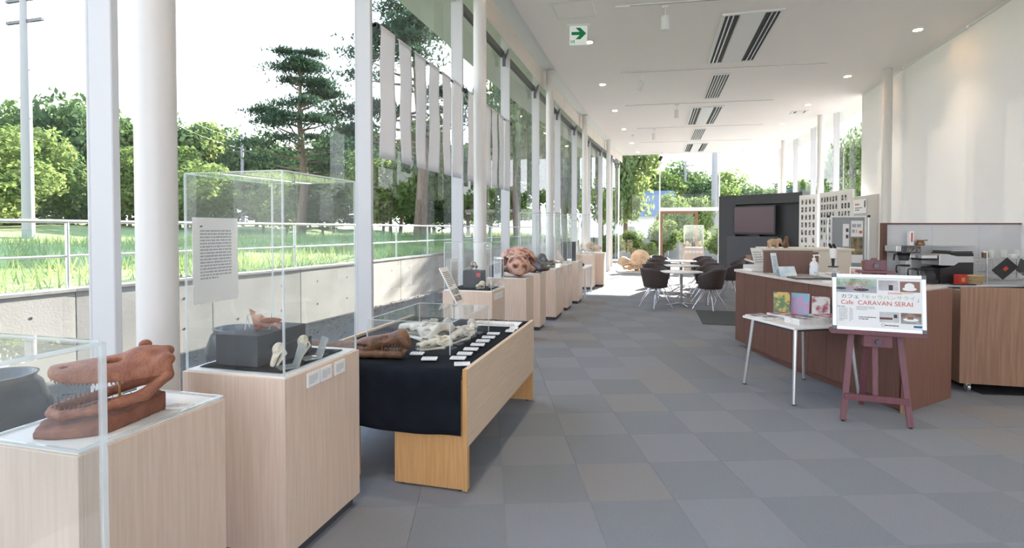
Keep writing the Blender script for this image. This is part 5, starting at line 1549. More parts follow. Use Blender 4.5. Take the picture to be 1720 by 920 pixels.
box('panel', M['mid_wood'], -0.17, 0.22, -0.02, 0.02, 0.02, 1.13, gt, 0.002)
box('panel_foot', M['mid_wood'], -0.17, 0.22, -0.1, 0.1, 0, 0.02, gt)

# ================================================================== WHITE TABLE WITH MAGAZINES
wt = thing('white_side_table', 'small white-topped table with splayed steel legs before the counter', 'table', (1.385, 5.805, 0), math.radians(28))
WTX = Vector((math.cos(math.radians(28)), math.sin(math.radians(28)), 0))
box('table_top', M['white'], -0.38, 0.40, -0.365, 0.36, 0.69, 0.712, wt, 0.004)
box('apron', M['dark_grey'], -0.30, 0.30, -0.28, 0.28, 0.655, 0.689, wt)
for sx in (-1, 1):
    for sy in (-1, 1):
        lg = MB().tube([(sx * 0.36, sy * 0.345, 0.012), (sx * 0.30, sy * 0.29, 0.69)], [0.015, 0.019], 12).build('leg', M['aluminium'], wt)
        MB().lathe([(0.017, 0), (0.017, 0.014)], (sx * 0.36, sy * 0.345, 0), 10).build('foot_cap', M['dark_grey'], lg)
def wtp(u, v): 
    c, s = math.cos(math.radians(28)), math.sin(math.radians(28))
    return (1.385 + u * c - v * s, 5.805 + u * s + v * c)
mag_c = [P('magazine_cover_%d' % k, a, 0.35, col2=b, nscale=ns, detail=5, lo=.45, hi=.55) for k, (a, b, ns) in enumerate((((0.62, 0.60, 0.58), (0.30, 0.12, 0.12), 14), ((0.70, 0.68, 0.66), (0.12, 0.10, 0.12), 12), ((0.10, 0.20, 0.08), (0.62, 0.45, 0.12), 16), ((0.55, 0.30, 0.50), (0.20, 0.45, 0.60), 16), ((0.72, 0.70, 0.70), (0.35, 0.05, 0.09), 10), ((0.66, 0.66, 0.64), (0.42, 0.1, 0.14), 18)))]
def magazine(label, u, v, z, w, h, rz, k, th=0.006):
    x, y = wtp(u, v)
    t = thing('magazine', label, 'magazine', (x, y, z), rz, 'magazines on the white table')
    box('pages', M['paper'], -w / 2 + .001, w / 2 - .001, -h / 2 + .001, h / 2 - .001, 0.0006, th - 0.0006, t)
    box('cover', mag_c[k], -w / 2, w / 2, -h / 2, h / 2, th - 0.0006, th, t)
    box('back_cover', mag_c[k], -w / 2, w / 2, -h / 2, h / 2, 0, 0.0006, t)
    return t
A28 = math.radians(28)
for q in range(2): magazine('magazine in the low pile at the far left of the white table, %s' % ('lower', 'upper')[q], -0.27, 0.18, 0.713 + q * 0.010, 0.21, 0.28, A28 + 0.1 * q, q, 0.009)
for q in range(3): magazine('magazine in the second low pile on the white table, %s one' % ('bottom', 'middle', 'top')[q], -0.04, 0.15, 0.713 + q * 0.011, 0.21, 0.28, A28 - 0.08 + 0.07 * q, (1, 0, 4)[q], 0.010)
for q in range(5): magazine('magazine in the tall front stack on the white table, %s one' % ('bottom', 'second lowest', 'middle', 'second highest', 'top')[q], -0.10, -0.18, 0.713 + q * 0.011, 0.21, 0.28, A28 + 1.5 + 0.05 * math.sin(q * 3), (1, 5, 1, 4, 1)[q], 0.010)
for q in range(5): magazine('magazine in the tall right stack on the white table, %s one' % ('bottom', 'second lowest', 'middle', 'second highest', 'top')[q], 0.205, -0.14, 0.713 + q * 0.011, 0.21, 0.28, A28 + 1.55 + 0.05 * math.sin(q * 2 + 1), (4, 1, 4, 5, 4)[q], 0.010)
def standing_book(label, u, v, rz, w, h, k, th=0.02, tilt=0.2):
    x, y = wtp(u, v)
    t = thing('standing_magazine', label, 'magazine', (x, y, 0.714), rz)
    R_ = Matrix.Translation((0, 0, 0.008)) @ Matrix.Rotation(-tilt, 4, 'X')
    MB().box(-w / 2, w / 2, 0.0012, th, 0, h, 0, R_).build('pages', M['paper'], t)
    MB().box(-w / 2, w / 2, 0, 0.0012, 0, h, 0, R_).build('cover', mag_c[k], t)
    MB().tube([(-w * .3, -0.03, 0.004), (-w * .3, 0.05, 0.004), (-w * .3, 0.075, 0.12)], 0.003, 6).build('wire_stand', M['chrome'], t)
    MB().tube([(w * .3, -0.03, 0.004), (w * .3, 0.05, 0.004), (w * .3, 0.075, 0.12)], 0.003, 6).build('wire_stand', M['chrome'], t)
    return t
standing_book('upright green guidebook on a wire stand at the back of the white table', 0.02, 0.27, math.radians(-8), 0.15, 0.23, 2)
standing_book('upright pink and blue guidebook on a wire stand on the white table', 0.19, 0.22, math.radians(-22), 0.17, 0.22, 3)
standing_book('white and maroon booklet on a wire stand, right end of the white table', 0.30, 0.06, math.radians(-15), 0.16, 0.20, 4)

# ================================================================== EASEL AND MENU BOARD
ez = thing('easel', 'maroon painted wooden easel standing beside the white table', 'easel', (1.765, 5.0, 0), math.radians(-7))
def bar(a, b, w, d_):
    a, b = Vector(a), Vector(b)
    z = (b - a).normalized()
    x = Vector((1, 0, 0)) - z * z.x
    x.normalize()
    y = z.cross(x)
    m = Matrix((x, y, z)).transposed().to_4x4()
    m.translation = a
    return MB().box(-w / 2, w / 2, -d_ / 2, d_ / 2, 0, (b - a).length, 0.002, m)
bar((-0.235, -0.02, 0.012), (-0.145, 0.09, 0.99), 0.045, 0.026).build('front_leg', M['maroon'], ez)
bar((0.235, -0.02, 0.012), (0.145, 0.09, 0.99), 0.045, 0.026).build('front_leg', M['maroon'], ez)
bar((0.0, 0.52, 0.01), (0.0, 0.13, 1.12), 0.045, 0.026).build('rear_leg', M['maroon'], ez)
bar((0.0, 0.022, 0.205), (0.0, 0.125, 1.36), 0.040, 0.026).build('mast', M['maroon'], ez)
box('cross_bar', M['maroon'], -0.225, 0.225, -0.028, -0.002, 0.185, 0.235, ez, 0.002)
box('tray', M['maroon'], -0.335, 0.335, -0.075, 0.045, 0.738, 0.772, ez, 0.003)
tb = box('tray_bracket', M['maroon'], -0.10, 0.10, -0.045, 0.03, 0.64, 0.736, ez, 0.003)
kn = MB().tube([(0, -0.046, 0.685), (0, -0.072, 0.685)], 0.022, 10).build('knob', M['steel_dark'], tb)
ub = box('top_clamp', M['maroon'], -0.075, 0.075, 0.055, 0.10, 1.26, 1.345, ez, 0.003)
box('top_ledge', M['maroon'], -0.13, 0.13, 0.03, 0.11, 1.238, 1.259, ez, 0.002)
MB().tube([(0, 0.054, 1.30), (0, 0.032, 1.30)], 0.02, 10).build('knob', M['steel_dark'], ub)
MB().tube([(-0.028, 0.12, 1.345), (-0.028, 0.12, 1.40)], 0.001, 4)
for s in (-1, 1):
    MB().lathe([(0.014, 0), (0.014, 0.014)], (s * 0.235, -0.02, 0), 10).build('rubber_foot', M['black'], ez)

mbd = thing('menu_board', 'aluminium-framed cafe menu board propped on the maroon easel', 'sign', (1.765, 5.0, 0.773), math.radians(-7))
tl = Matrix.Translation((0, -0.055, 0.0)) @ Matrix.Rotation(-0.10, 4, 'X')
BW, BH = 0.645, 0.46
def bpart(name, mat, x0, x1, z0, z1, y0, y1, bev=0.0, parent=mbd):
    return MB().box(x0, x1, y0, y1, z0, z1, bev, tl).build(name, mat, parent)
bpart('backing', M['white'], -BW / 2 + .01, BW / 2 - .01, 0.01, BH - .01, 0.004, 0.016)
bpart('poster', M['paper'], -BW / 2 + .02, BW / 2 - .02, 0.02, BH - .02, 0.002, 0.0035)
fm = P('anodised_frame', (0.78, 0.80, 0.83), 0.35, 0.4)
bpart('frame_rail', fm, -BW / 2, BW / 2, 0, 0.028, -0.004, 0.02, 0.002)
bpart('frame_rail', fm, -BW / 2, BW / 2, BH - 0.028, BH, -0.004, 0.02, 0.002)
bpart('frame_rail', fm, -BW / 2, -BW / 2 + 0.028, 0.0285, BH - 0.0285, -0.004, 0.02, 0.002)
bpart('frame_rail', fm, BW / 2 - 0.028, BW / 2, 0.0285, BH - 0.0285, -0.004, 0.02, 0.002)
for sx in (-1, 1):
    for z in (0.014, BH - 0.014):
        bpart('corner_cap', M['steel_dark'], sx * (BW / 2 - .014) - .017, sx * (BW / 2 - .014) + .017, z - .017, z + .017, -0.006, 0.021, 0.003)
def B(u, v):  # poster u 0..1 (left-right), v 0..1 (top-bottom) -> local board x,z
    return -BW / 2 + 0.03 + u * (BW - 0.06), BH - 0.03 - v * (BH - 0.06)
YP = 0.0012
def bq(m, u0, v0, u1, v1, y=YP):
    x0, z1 = B(u0, v0); x1, z0 = B(u1, v1)
    return m.add([tl @ Vector((x0, y, z0)), tl @ Vector((x1, y, z0)), tl @ Vector((x1, y, z1)), tl @ Vector((x0, y, z1))], [(0, 1, 2, 3)])
def bell(m, u, v, ru, rv, y):
    x, z = B(u, v)
    n = 18
    m.add([tl @ Vector((x + ru * math.cos(2 * PI * k / n), y, z + rv * math.sin(2 * PI * k / n))) for k in range(n)], [tuple(range(n))])
    return m
def flat(c, name): return MATS.get(name) or P(name, c, 0.6)
# photo 1: garden seen over a set table
p = bq(MB(), 0.0, 0.02, 0.485, 0.305).build('printed_photo', P('print_terrace', (0.16, 0.30, 0.14), 0.5, col2=(0.55, 0.66, 0.60), nscale=14), mbd)
bq(MB(), 0.0, 0.165, 0.485, 0.305, YP - .0003).build('printed_tabletop', P('print_grey', (0.30, 0.32, 0.36), 0.5, col2=(0.42, 0.44, 0.48), nscale=20), p)
pd = MB(); bell(pd, 0.30, 0.245, 0.055, 0.012, YP - .0006); bell(pd, 0.05, 0.225, 0.04, 0.010, YP - .0006); pd.build('printed_dish', flat((0.06, 0.05, 0.06), 'print_black'), p)['kind'] = 'stuff'
# photo 2: pouring into a dark cup
p = bq(MB(), 0.505, 0.04, 0.74, 0.245).build('printed_photo', P('print_pale', (0.42, 0.40, 0.42), 0.5, col2=(0.60, 0.59, 0.60), nscale=18), mbd)
bq(MB(), 0.625, 0.13, 0.675, 0.235, YP - .0003).build('printed_cup', flat((0.05, 0.045, 0.05), 'print_dark'), p)
# photo 3: white cup and saucer
p = bq(MB(), 0.755, 0.05, 0.985, 0.265).build('printed_photo', flat((0.28, 0.16, 0.12), 'print_brown'), mbd)
bell(MB(), 0.865, 0.20, 0.048, 0.016, YP - .0003).build('printed_saucer', M['paper'], p)
q_ = bell(MB(), 0.865, 0.145, 0.033, 0.026, YP - .0006).build('printed_cup', M['paper'], p)
# photo 4: interior
p = bq(MB(), 0.515, 0.675, 0.745, 0.885).build('printed_photo', P('print_room', (0.50, 0.52, 0.54), 0.5, col2=(0.66, 0.66, 0.64), nscale=10), mbd)
bq(MB(), 0.515, 0.785, 0.665, 0.83, YP - .0003).build('printed_counter', flat((0.14, 0.06, 0.05), 'print_walnut'), p)
bq(MB(), 0.68, 0.72, 0.72, 0.79, YP - .0003).build('printed_screen', flat((0.06, 0.045, 0.05), 'print_dark'), p)
# photo 5: cake on a plate
p = bq(MB(), 0.76, 0.68, 0.995, 0.895).build('printed_photo', P('print_cafe', (0.20, 0.11, 0.07), 0.5, col2=(0.45, 0.55, 0.52), nscale=9), mbd)
bell(MB(), 0.875, 0.81, 0.052, 0.014, YP - .0003).build('printed_plate', M['paper'], p)
bq(MB(), 0.835, 0.755, 0.905, 0.805, YP - .0006).build('printed_cake', flat((0.30, 0.13, 0.06), 'print_cake'), p)
red_ink = flat((0.62, 0.11, 0.06), 'print_red')
grn_ink = flat((0.36, 0.50, 0.30), 'print_green')
blk_ink = flat((0.05, 0.05, 0.06), 'print_ink')
def btext(s, size, mat, u, v, align='LEFT', sx=1.0, rot=0.0, y=YP - .0009):
    x, z = B(u, v)
    o = text(s, size, mat, mbd, (0, 0, 0), align=align)
    o.matrix_local = tl @ Matrix.Translation((x, y, z)) @ Matrix.Rotation(PI / 2, 4, 'X') @ Matrix.Rotation(rot, 4, 'Z') @ Matrix.Diagonal((sx, 1, 1, 1))
    return o
btext('TAKE OUT', 0.034, red_ink, 0.10, 0.155, sx=1.0, rot=0.05)
btext('できます！', 0.032, red_ink, 0.115, 0.25, sx=1.0, rot=0.05)
btext('カフェ', 0.036, blk_ink, 0.05, 0.42, sx=1.25)
btext('「', 0.036, blk_ink, 0.275, 0.42)
btext('キャラバンサライ', 0.036, grn_ink, 0.335, 0.42, sx=1.22)
btext('」', 0.036, blk_ink, 0.945, 0.445)
btext('Cafe', 0.050, red_ink, 0.05, 0.55, sx=0.98)
btext('CARAVAN SERAI', 0.050, red_ink, 0.255, 0.55, sx=1.02)
for (u, v, w, h, n, mt, sd) in ((0.76, 0.297, 0.17, 0.018, 2, red_ink, 3), (0.09, 0.60, 0.10, 0.02, 1, M['pale_ink'], 5), (0.08, 0.76, 0.06, 0.11, 9, M['pale_ink'], 8), (0.175, 0.76, 0.025, 0.11, 9, M['pale_ink'], 9), (0.35, 0.62, 0.13, 0.035, 3, M['pale_ink'], 11), (0.37, 0.82, 0.12, 0.03, 2, M['ink'], 13), (0.72, 0.945, 0.17, 0.016, 1, M['ink'], 15)):
    x, z = B(u, v)
    o = text_lines('small_print', mbd, w, h, n, mt, 1.0, sd)
    o.matrix_local = tl @ Matrix.Translation((x, YP - .0009, z))
ring = MB()
x, z = B(0.555, 0.945)
n = 20
for k in range(n):
    a0, a1 = 2 * PI * k / n, 2 * PI * (k + 1) / n
    ring.add([tl @ Vector((x + r_ * math.cos(a), YP - .0009, z + r_ * math.sin(a))) for r_, a in ((0.013, a0), (0.013, a1), (0.011, a1), (0.011, a0))], [(0, 1, 2, 3)])
ring.build('round_emblem', M['ink'], mbd)
bq(MB(), 0.905, 0.925, 1.0, 0.965, YP - .0006).build('blue_label', flat((0.02, 0.12, 0.32), 'print_blue'), mbd)

# ================================================================== KITCHENETTE
KA = math.radians(14.9)
def kp(lat, dep):   # lateral / forward coordinates turned with the kitchenette
    return (lat * math.cos(KA) - dep * math.sin(KA), lat * math.sin(KA) + dep * math.cos(KA))
def kthing(name, label, cat, lat, dep, z, rz=0.0, group=None):
    x, y = kp(lat, dep)
    return thing(name, label, cat, (x, y, z), KA + rz, group)
t = kthing('partition_panel', 'glossy pale partition with a dark brown frame behind the coffee machines', 'partition', 6.28, 7.62, 0)
gp_ = P('glossy_pale_panel', (0.60, 0.62, 0.66), 0.12, coat=0.5)
for k in range(3):
    box('splash_panel', gp_, -0.97 + k * 0.66 + .001, -0.97 + (k + 1) * 0.66 - .001, -0.012, 0.012, 0.0, 1.665, t, 0.001)
box('frame_post', M['walnut'], -1.03, -0.972, -0.04, 0.03, 0, 1.69, t)
box('frame_top', M['walnut'], -0.97, 1.01, -0.02, 0.02, 1.667, 1.69, t)
t = kthing('back_counter', 'steel-topped kitchenette back counter with fridge doors', 'counter', 6.28, 7.28, 0)
box('worktop', M['aluminium'], -0.94, 1.0, -0.32, 0.32, 0.85, 0.88, t, 0.003)
box('carcass', M['steel_dark'], -0.93, 0.99, -0.28, 0.31, 0.10, 0.849, t)
box('plinth_base', M['black'], -0.90, 0.96, -0.22, 0.3, 0, 0.099, t)
for k in range(3):
    dr = box('fridge_door', P('fridge_door_steel', (0.42, 0.43, 0.44), 0.35, 0.8), -0.92 + k * 0.635, -0.30 + k * 0.635, -0.30, -0.281, 0.13, 0.83, t, 0.004)
    box('handle', M['black'], -0.88 + k * 0.635, -0.36 + k * 0.635, -0.315, -0.301, 0.77, 0.80, dr)
ca = thing('rolling_counter', 'brown wooden rolling counter unit beside the kitchenette gap', 'counter', (3.50, 6.50, 0))
box('front_panel', M['mid_wood'], -0.60, 0.60, -0.31, -0.288, 0.09, 1.035, ca, 0.002)
box('side_panel', M['mid_wood'], -0.60, -0.578, -0.287, 0.30, 0.09, 1.0, ca)
box('side_panel', M['mid_wood'], 0.578, 0.60, -0.287, 0.30, 0.09, 1.0, ca)
box('worktop', M['aluminium'], -0.577, 0.577, -0.287, 0.30, 0.86, 0.89, ca)
box('bottom_shelf', M['mid_wood'], -0.577, 0.577, -0.287, 0.30, 0.09, 0.11, ca)
for sx in (-1, 1):
    for sy in (-1, 1):
        MB().tube([(sx * 0.5 - 0.012, sy * 0.24, 0.04), (sx * 0.5 + 0.012, sy * 0.24, 0.04)], 0.04, 14).box(sx * .5 - .02, sx * .5 + .02, sy * .24 - .02, sy * .24 + .02, 0.06, 0.09).build('caster', M['aluminium'], ca)
ZK = 0.881
cm = kthing('coffee_brewer', 'black and chrome drip coffee brewer with glass carafes', 'coffee machine', 5.39, 7.26, ZK)
box('base', M['black'], -0.20, 0.26, -0.18, 0.16, 0, 0.05, cm, 0.004)
box('tower', M['aluminium'], -0.02, 0.06, 0.04, 0.14, 0.051, 0.40, cm, 0.003)
box('control_head', M['steel_dark'], -0.20, 0.05, -0.14, 0.14, 0.401, 0.50, cm, 0.006)
box('control_face', M['aluminium'], -0.27, -0.201, -0.13, 0.10, 0.42, 0.50, cm, 0.006)
box('button_panel', P('brewer_buttons', (0.35, 0.3, 0.26), 0.4, col2=(0.05, 0.04, 0.04), nscale=40), -0.14, 0.03, -0.1415, -0.1405, 0.42, 0.48, cm)
box('upper_warmer', M['chrome'], 0.061, 0.27, -0.14, 0.12, 0.33, 0.372, cm, 0.004)
box('upper_warmer_base', M['black'], 0.061, 0.27, -0.13, 0.11, 0.305, 0.329, cm)
fb = MB().lathe([(0.055, 0.30), (0.075, 0.40), (0.0, 0.40)], (-0.10, -0.03, 0), 18).build('filter_basket', M['black'], cm)
MB().tube([(-0.17, -0.03, 0.385), (-0.24, -0.05, 0.38), (-0.25, -0.05, 0.30)], 0.012, 8).build('basket_handle', M['black'], fb)
def carafe(label, lat, dep, z, rz):
    t = kthing('glass_carafe', label, 'carafe', lat, dep, z, rz)
    MB().lathe([(0.058, 0), (0.078, 0.02), (0.082, 0.06), (0.055, 0.115), (0.048, 0.125)], n=20).build('bowl', M['acrylic'], t)
    MB().lathe([(0.05, 0.123), (0.054, 0.128), (0.054, 0.148), (0, 0.150)], n=18).build('collar', M['black'], t)
    MB().tube([(-0.05, 0, 0.14), (-0.115, 0, 0.135), (-0.12, 0, 0.07), (-0.105, 0, 0.04)], 0.010, 8).build('handle', M['black'], t)
    return t
carafe('empty glass carafe hanging at the left under the brewer head', 5.26, 7.16, ZK + 0.10, 0)
carafe('glass carafe on the brewer warming plate, left of two', 5.42, 7.13, ZK + 0.052, -0.5)
carafe('glass carafe on the brewer warming plate, right of two', 5.57, 7.15, ZK + 0.052, -0.5)
em = kthing('bean_machine', 'black coffee machine with a sloped silver front panel', 'coffee machine', 5.89, 7.27, ZK)
prof = [(-0.20, 0.0), (0.24, 0.0), (0.24, 0.40), (-0.06, 0.40), (-0.06, 0.22), (-0.20, 0.20)]
MB().add([(x, y, z) for y in (-0.16, 0.18) for x, z in prof], [(0, 1, 2, 3, 4, 5), (11, 10, 9, 8, 7, 6)] + [(i, 6 + i, 6 + (i + 1) % 6, (i + 1) % 6) for i in range(6)]).build('body', M['black'], em)
MB().add([(x, y, z) for y in (-0.165, -0.1605) for x, z in ((-0.19, 0.24), (-0.02, 0.24), (0.04, 0.28), (0.235, 0.28), (0.235, 0.36), (0.02, 0.36), (-0.07, 0.38), (-0.21, 0.38))], [(0, 1, 2, 3, 4, 5, 6, 7), tuple(range(15, 7, -1))] + [(i, 8 + i, 8 + (i + 1) % 8, (i + 1) % 8) for i in range(8)]).build('silver_panel', P('silver_panel', (0.62, 0.63, 0.65), 0.3, 0.5), em)
box('front_box', M['aluminium'], -0.21, -0.061, -0.16, 0.16, 0.24, 0.385, em, 0.006)
box('keypad', P('keypad', (0.42, 0.36, 0.22), 0.4), -0.20, -0.07, -0.12, 0.1, 0.3855, 0.39, em)
box('top_lid', M['steel_dark'], -0.05, 0.24, -0.15, 0.17, 0.401, 0.43, em, 0.004)
box('chrome_trim', M['chrome'], -0.05, 0.24, -0.152, 0.172, 0.4305, 0.438, em)
t = kthing('red_box', 'bright red square box in front of the black coffee machine', 'box', 5.86, 6.99, ZK, 0.1)
box('carton', P('red_carton', (0.55, 0.03, 0.03), 0.5, col2=(0.62, 0.06, 0.04), nscale=8), -0.06, 0.06, -0.04, 0.04, 0, 0.13, t, 0.002)
box('printed_mark', flat((0.75, 0.30, 0.06), 'print_orange'), -0.025, 0.025, -0.0405, -0.0402, 0.04, 0.09, t)
t = kthing('wicker_basket', 'pale wicker basket right of the red box', 'basket', 6.06, 7.02, ZK)
wick = P('wicker', (0.62, 0.47, 0.27), 0.7, col2=(0.42, 0.29, 0.15), scale=(1, 1, 6), nscale=40, bump=.5)
for k in range(5):
    z = 0.02 + k * 0.022
    MB().tube([((0.10 + k * .004) * math.cos(a * PI / 12), (0.07 + k * .003) * math.sin(a * PI / 12), z) for a in range(25)], 0.0125, 6).build('woven_ring', wick, t)
MB().lathe([(0.0, 0.0), (0.08, 0.0), (0.08, 0.012), (0, 0.012)], n=18).build('basket_base', wick, t)
t = kthing('black_tray', 'thin black service tray before the red box', 'tray', 5.83, 6.94 - 0.02, ZK)
box('tray', M['black'], -0.15, 0.14, -0.05, 0.025, 0, 0.012, t, 0.003)
# wire dish rack with glasses
rk = kthing('wire_rack', 'chrome wire shelf rack holding upturned glasses', 'rack', 6.56, 7.24, ZK)
for x in (-0.26, 0.40):
    for y in (-0.14, 0.14):
        MB().tube([(x, y, 0), (x, y, 0.42)], 0.007, 8).build('upright', M['chrome'], rk)
gr = MB()
for k in range(12): gr.tube([(-0.26 + k * 0.06, -0.14, 0.335), (-0.26 + k * 0.06, 0.14, 0.335)], 0.003, 5)
gr.tube([(-0.26, -0.14, 0.335), (0.40, -0.14, 0.335)], 0.005, 6).tube([(-0.26, 0.14, 0.335), (0.40, 0.14, 0.335)], 0.005, 6)
gr.build('shelf_grid', M['chrome'], rk)['kind'] = 'stuff'
gr = MB()
for k in range(6): gr.tube([(-0.26, 0.14, 0.05 + k * 0.05), (0.40, 0.14, 0.05 + k * 0.05)], 0.002, 5)
for k in range(9): gr.tube([(-0.25 + k * 0.08, 0.14, 0.02), (-0.25 + k * 0.08, 0.14, 0.33)], 0.002, 5)
gr.build('back_grid', M['chrome'], rk)['kind'] = 'stuff'
gr = MB()
for z in (0.06, 0.14):
    gr.tube([(-0.16, -0.15, z), (0.40, -0.15, z), (0.40, 0.12, z), (-0.16, 0.12, z), (-0.16, -0.15, z)], 0.005, 6)
for k in range(10): gr.tube([(-0.15 + k * 0.06, -0.15, 0.14), (-0.15 + k * 0.06, -0.13, 0.03), (-0.15 + k * 0.06, 0.12, 0.03)], 0.003, 5)
gr.build('basket_grid', M['chrome'], rk)['kind'] = 'stuff'
glass_me = MB().lathe([(0.030, 0.0), (0.036, 0.10), (0.034, 0.10), (0.028, 0.004), (0, 0.004)], n=16).mesh('tumbler', M['acrylic_edge'])
x0_, _ = 0, 0
for k in range(7):
    t = kthing('drinking_glass', 'clear tumbler on the wire rack top shelf, %s from the left' % ['first', 'second', 'third', 'fourth', 'fifth', 'sixth', 'seventh'][k], 'glass', 6.44 + 0.085 * k, 7.24 + (0.05 if k % 2 else -0.05), ZK + 0.34, group='glasses on the wire rack')
    inst('tumbler', glass_me, t)
t = kthing('small_jar', 'small brown jar at the left end of the wire rack shelf', 'jar', 6.36, 7.20, ZK + 0.34)
MB().lathe([(0.036, 0), (0.038, 0.06), (0.034, 0.07)], n=16).build('jar_body', flat((0.16, 0.10, 0.06), 'jar_brown'), t)
MB().lathe([(0.036, 0.071), (0.036, 0.088), (0, 0.09)], n=16).build('lid', M['chrome'], t)
t = kthing('white_bowl', 'white bowl on the wire rack shelf in front of the glasses', 'bowl', 6.68, 7.13, ZK + 0.34)
MB().lathe([(0.03, 0), (0.06, 0.05), (0.057, 0.05), (0.028, 0.006), (0, 0.006)], n=18).build('bowl', M['white'], t)
t = kthing('black_menu_holder', 'black rectangular tray leaning diagonally in the dish basket', 'tray', 6.55, 7.03, ZK + 0.14)
Rm = Matrix.Rotation(math.radians(-40), 4, 'Y') @ Matrix.Rotation(-0.3, 4, 'X')
MB().box(-0.13, 0.13, -0.01, 0.01, 0.0, 0.17, 0.004, Rm).build('tray_body', M['black'], t)
MB().box(-0.03, 0.03, -0.0115, -0.0105, 0.06, 0.10, 0, Rm).build('red_mark', flat((0.5, 0.05, 0.03), 'print_red2'), t)
t = kthing('grey_tray', 'grey and black tray leaning behind the diagonal black tray', 'tray', 6.80, 7.10, ZK + 0.10)
MB().box(-0.13, 0.13, -0.01, 0.01, 0.0, 0.20, 0.004, Matrix.Rotation(math.radians(35), 4, 'Y') @ Matrix.Rotation(-0.3, 4, 'X')).build('tray_body', M['dark_grey'], t)
t = kthing('wall_shelf', 'narrow clear shelf on the partition above the coffee brewer', 'shelf', 5.70, 7.55, 1.36)
box('shelf_board', M['acrylic_edge'], -0.25, 0.75, -0.09, 0.055, 0, 0.012, t)
t = kthing('tall_carton', 'slim tall white carton with red print on the partition shelf', 'carton', 5.60, 7.53, 1.373)
box('carton', M['paper'], -0.028, 0.028, -0.028, 0.028, 0, 0.20, t, 0.001)
box('red_print', flat((0.6, 0.1, 0.08), 'print_red3'), -0.012, 0.012, -0.0285, -0.0282, 0.05, 0.18, t)
t = kthing('copper_pot', 'small copper coffee pot on the partition shelf', 'pot', 5.74, 7.53, 1.373)
MB().lathe([(0.0, 0), (0.052, 0.002), (0.055, 0.02), (0.038, 0.065), (0.05, 0.075), (0, 0.078)], n=18).build('pot_body', P('copper', (0.30, 0.16, 0.09), 0.35, 0.7), t)
MB().tube([(0.04, 0, 0.07), (0.10, 0, 0.075)], 0.006, 8).build('handle', M['black'], t)
MB().tube([(-0.05, 0, 0.06), (-0.075, 0, 0.07)], 0.008, 8).build('spout', M['chrome'], t)
t = thing('kitchen_mat', 'black ribbed rubber mat on the kitchenette floor', 'mat', (3.75, 6.98, 0.001), math.radians(8))
box('mat', P('black_mat', (0.012, 0.012, 0.014), 0.8, col2=(0.03, 0.03, 0.033), nscale=90, bump=.4), -0.78, 0.8, -0.72, 0.8, 0, 0.004, t, 0.001)
t = thing('floor_mat', 'dark grey entrance mat on the carpet left of the counter', 'mat', (1.55, 10.35, 0.001))
box('mat', P('grey_mat', (0.05, 0.055, 0.06), 0.9, col2=(0.11, 0.115, 0.12), nscale=120, bump=.4), -0.76, 0.1, -0.82, 0.78, 0, 0.010, t, 0.003)

# ================================================================== SCREEN BOOTH
A_, B_ = Vector((2.24, 20.4, 0)), Vector((4.48, 18.6, 0))
ang = math.atan2((B_ - A_).y, (B_ - A_).x)
bw = (B_ - A_).length
tv = thing('screen_booth', 'black angled booth wall housing the television', 'booth', (A_.x, A_.y, 0), ang)
box('back_panel', M['charcoal'], 0.0, bw, 0.25, 0.45, 0, 2.77, tv, 0.004)
box('left_cheek', M['charcoal'], -0.02, 0.62, -0.02, 0.249, 0, 2.77, tv, 0.004)
box('top_panel', M['charcoal'], 0.621, bw, -0.02, 0.249, 2.45, 2.77, tv, 0.004)
box('right_cheek', M['charcoal'], bw - 0.06, bw + 0.02, -0.10, 0.249, 0, 2.449, tv, 0.004)
box('corner_cap', M['steel_dark'], bw - 0.08, bw + 0.03, -0.05, 0.02, 2.771, 2.82, tv)
t = thing('television', 'large flat television with a dark purplish screen in the black booth', 'television', (A_.x + math.cos(ang) * 1.30 + math.sin(ang) * 0.06, A_.y + math.sin(ang) * 1.30 - math.cos(ang) * 0.06, 1.42), ang)
box('casing', M['black'], -0.74, 0.74, -0.0, 0.08, 0, 0.98, t, 0.006)
box('screen', P('tv_screen', (0.085, 0.045, 0.06), 0.30), -0.69, 0.69, -0.003, -0.0005, 0.07, 0.93, t)
box('stand_neck', M['black'], -0.2, 0.2, 0.02, 0.07, -0.06, -0.0005, t)
t = thing('booth_cabinet', 'dark grey low cabinet under the television', 'cabinet', (A_.x + math.cos(ang) * 1.35, A_.y + math.sin(ang) * 1.35, 0), ang)
box('body', M['dark_grey'], -0.78, 0.82, -0.45, -0.105, 0.02, 1.36, t, 0.003)
box('plinth_base', M['black'], -0.74, 0.78, -0.42, -0.12, 0, 0.019, t)

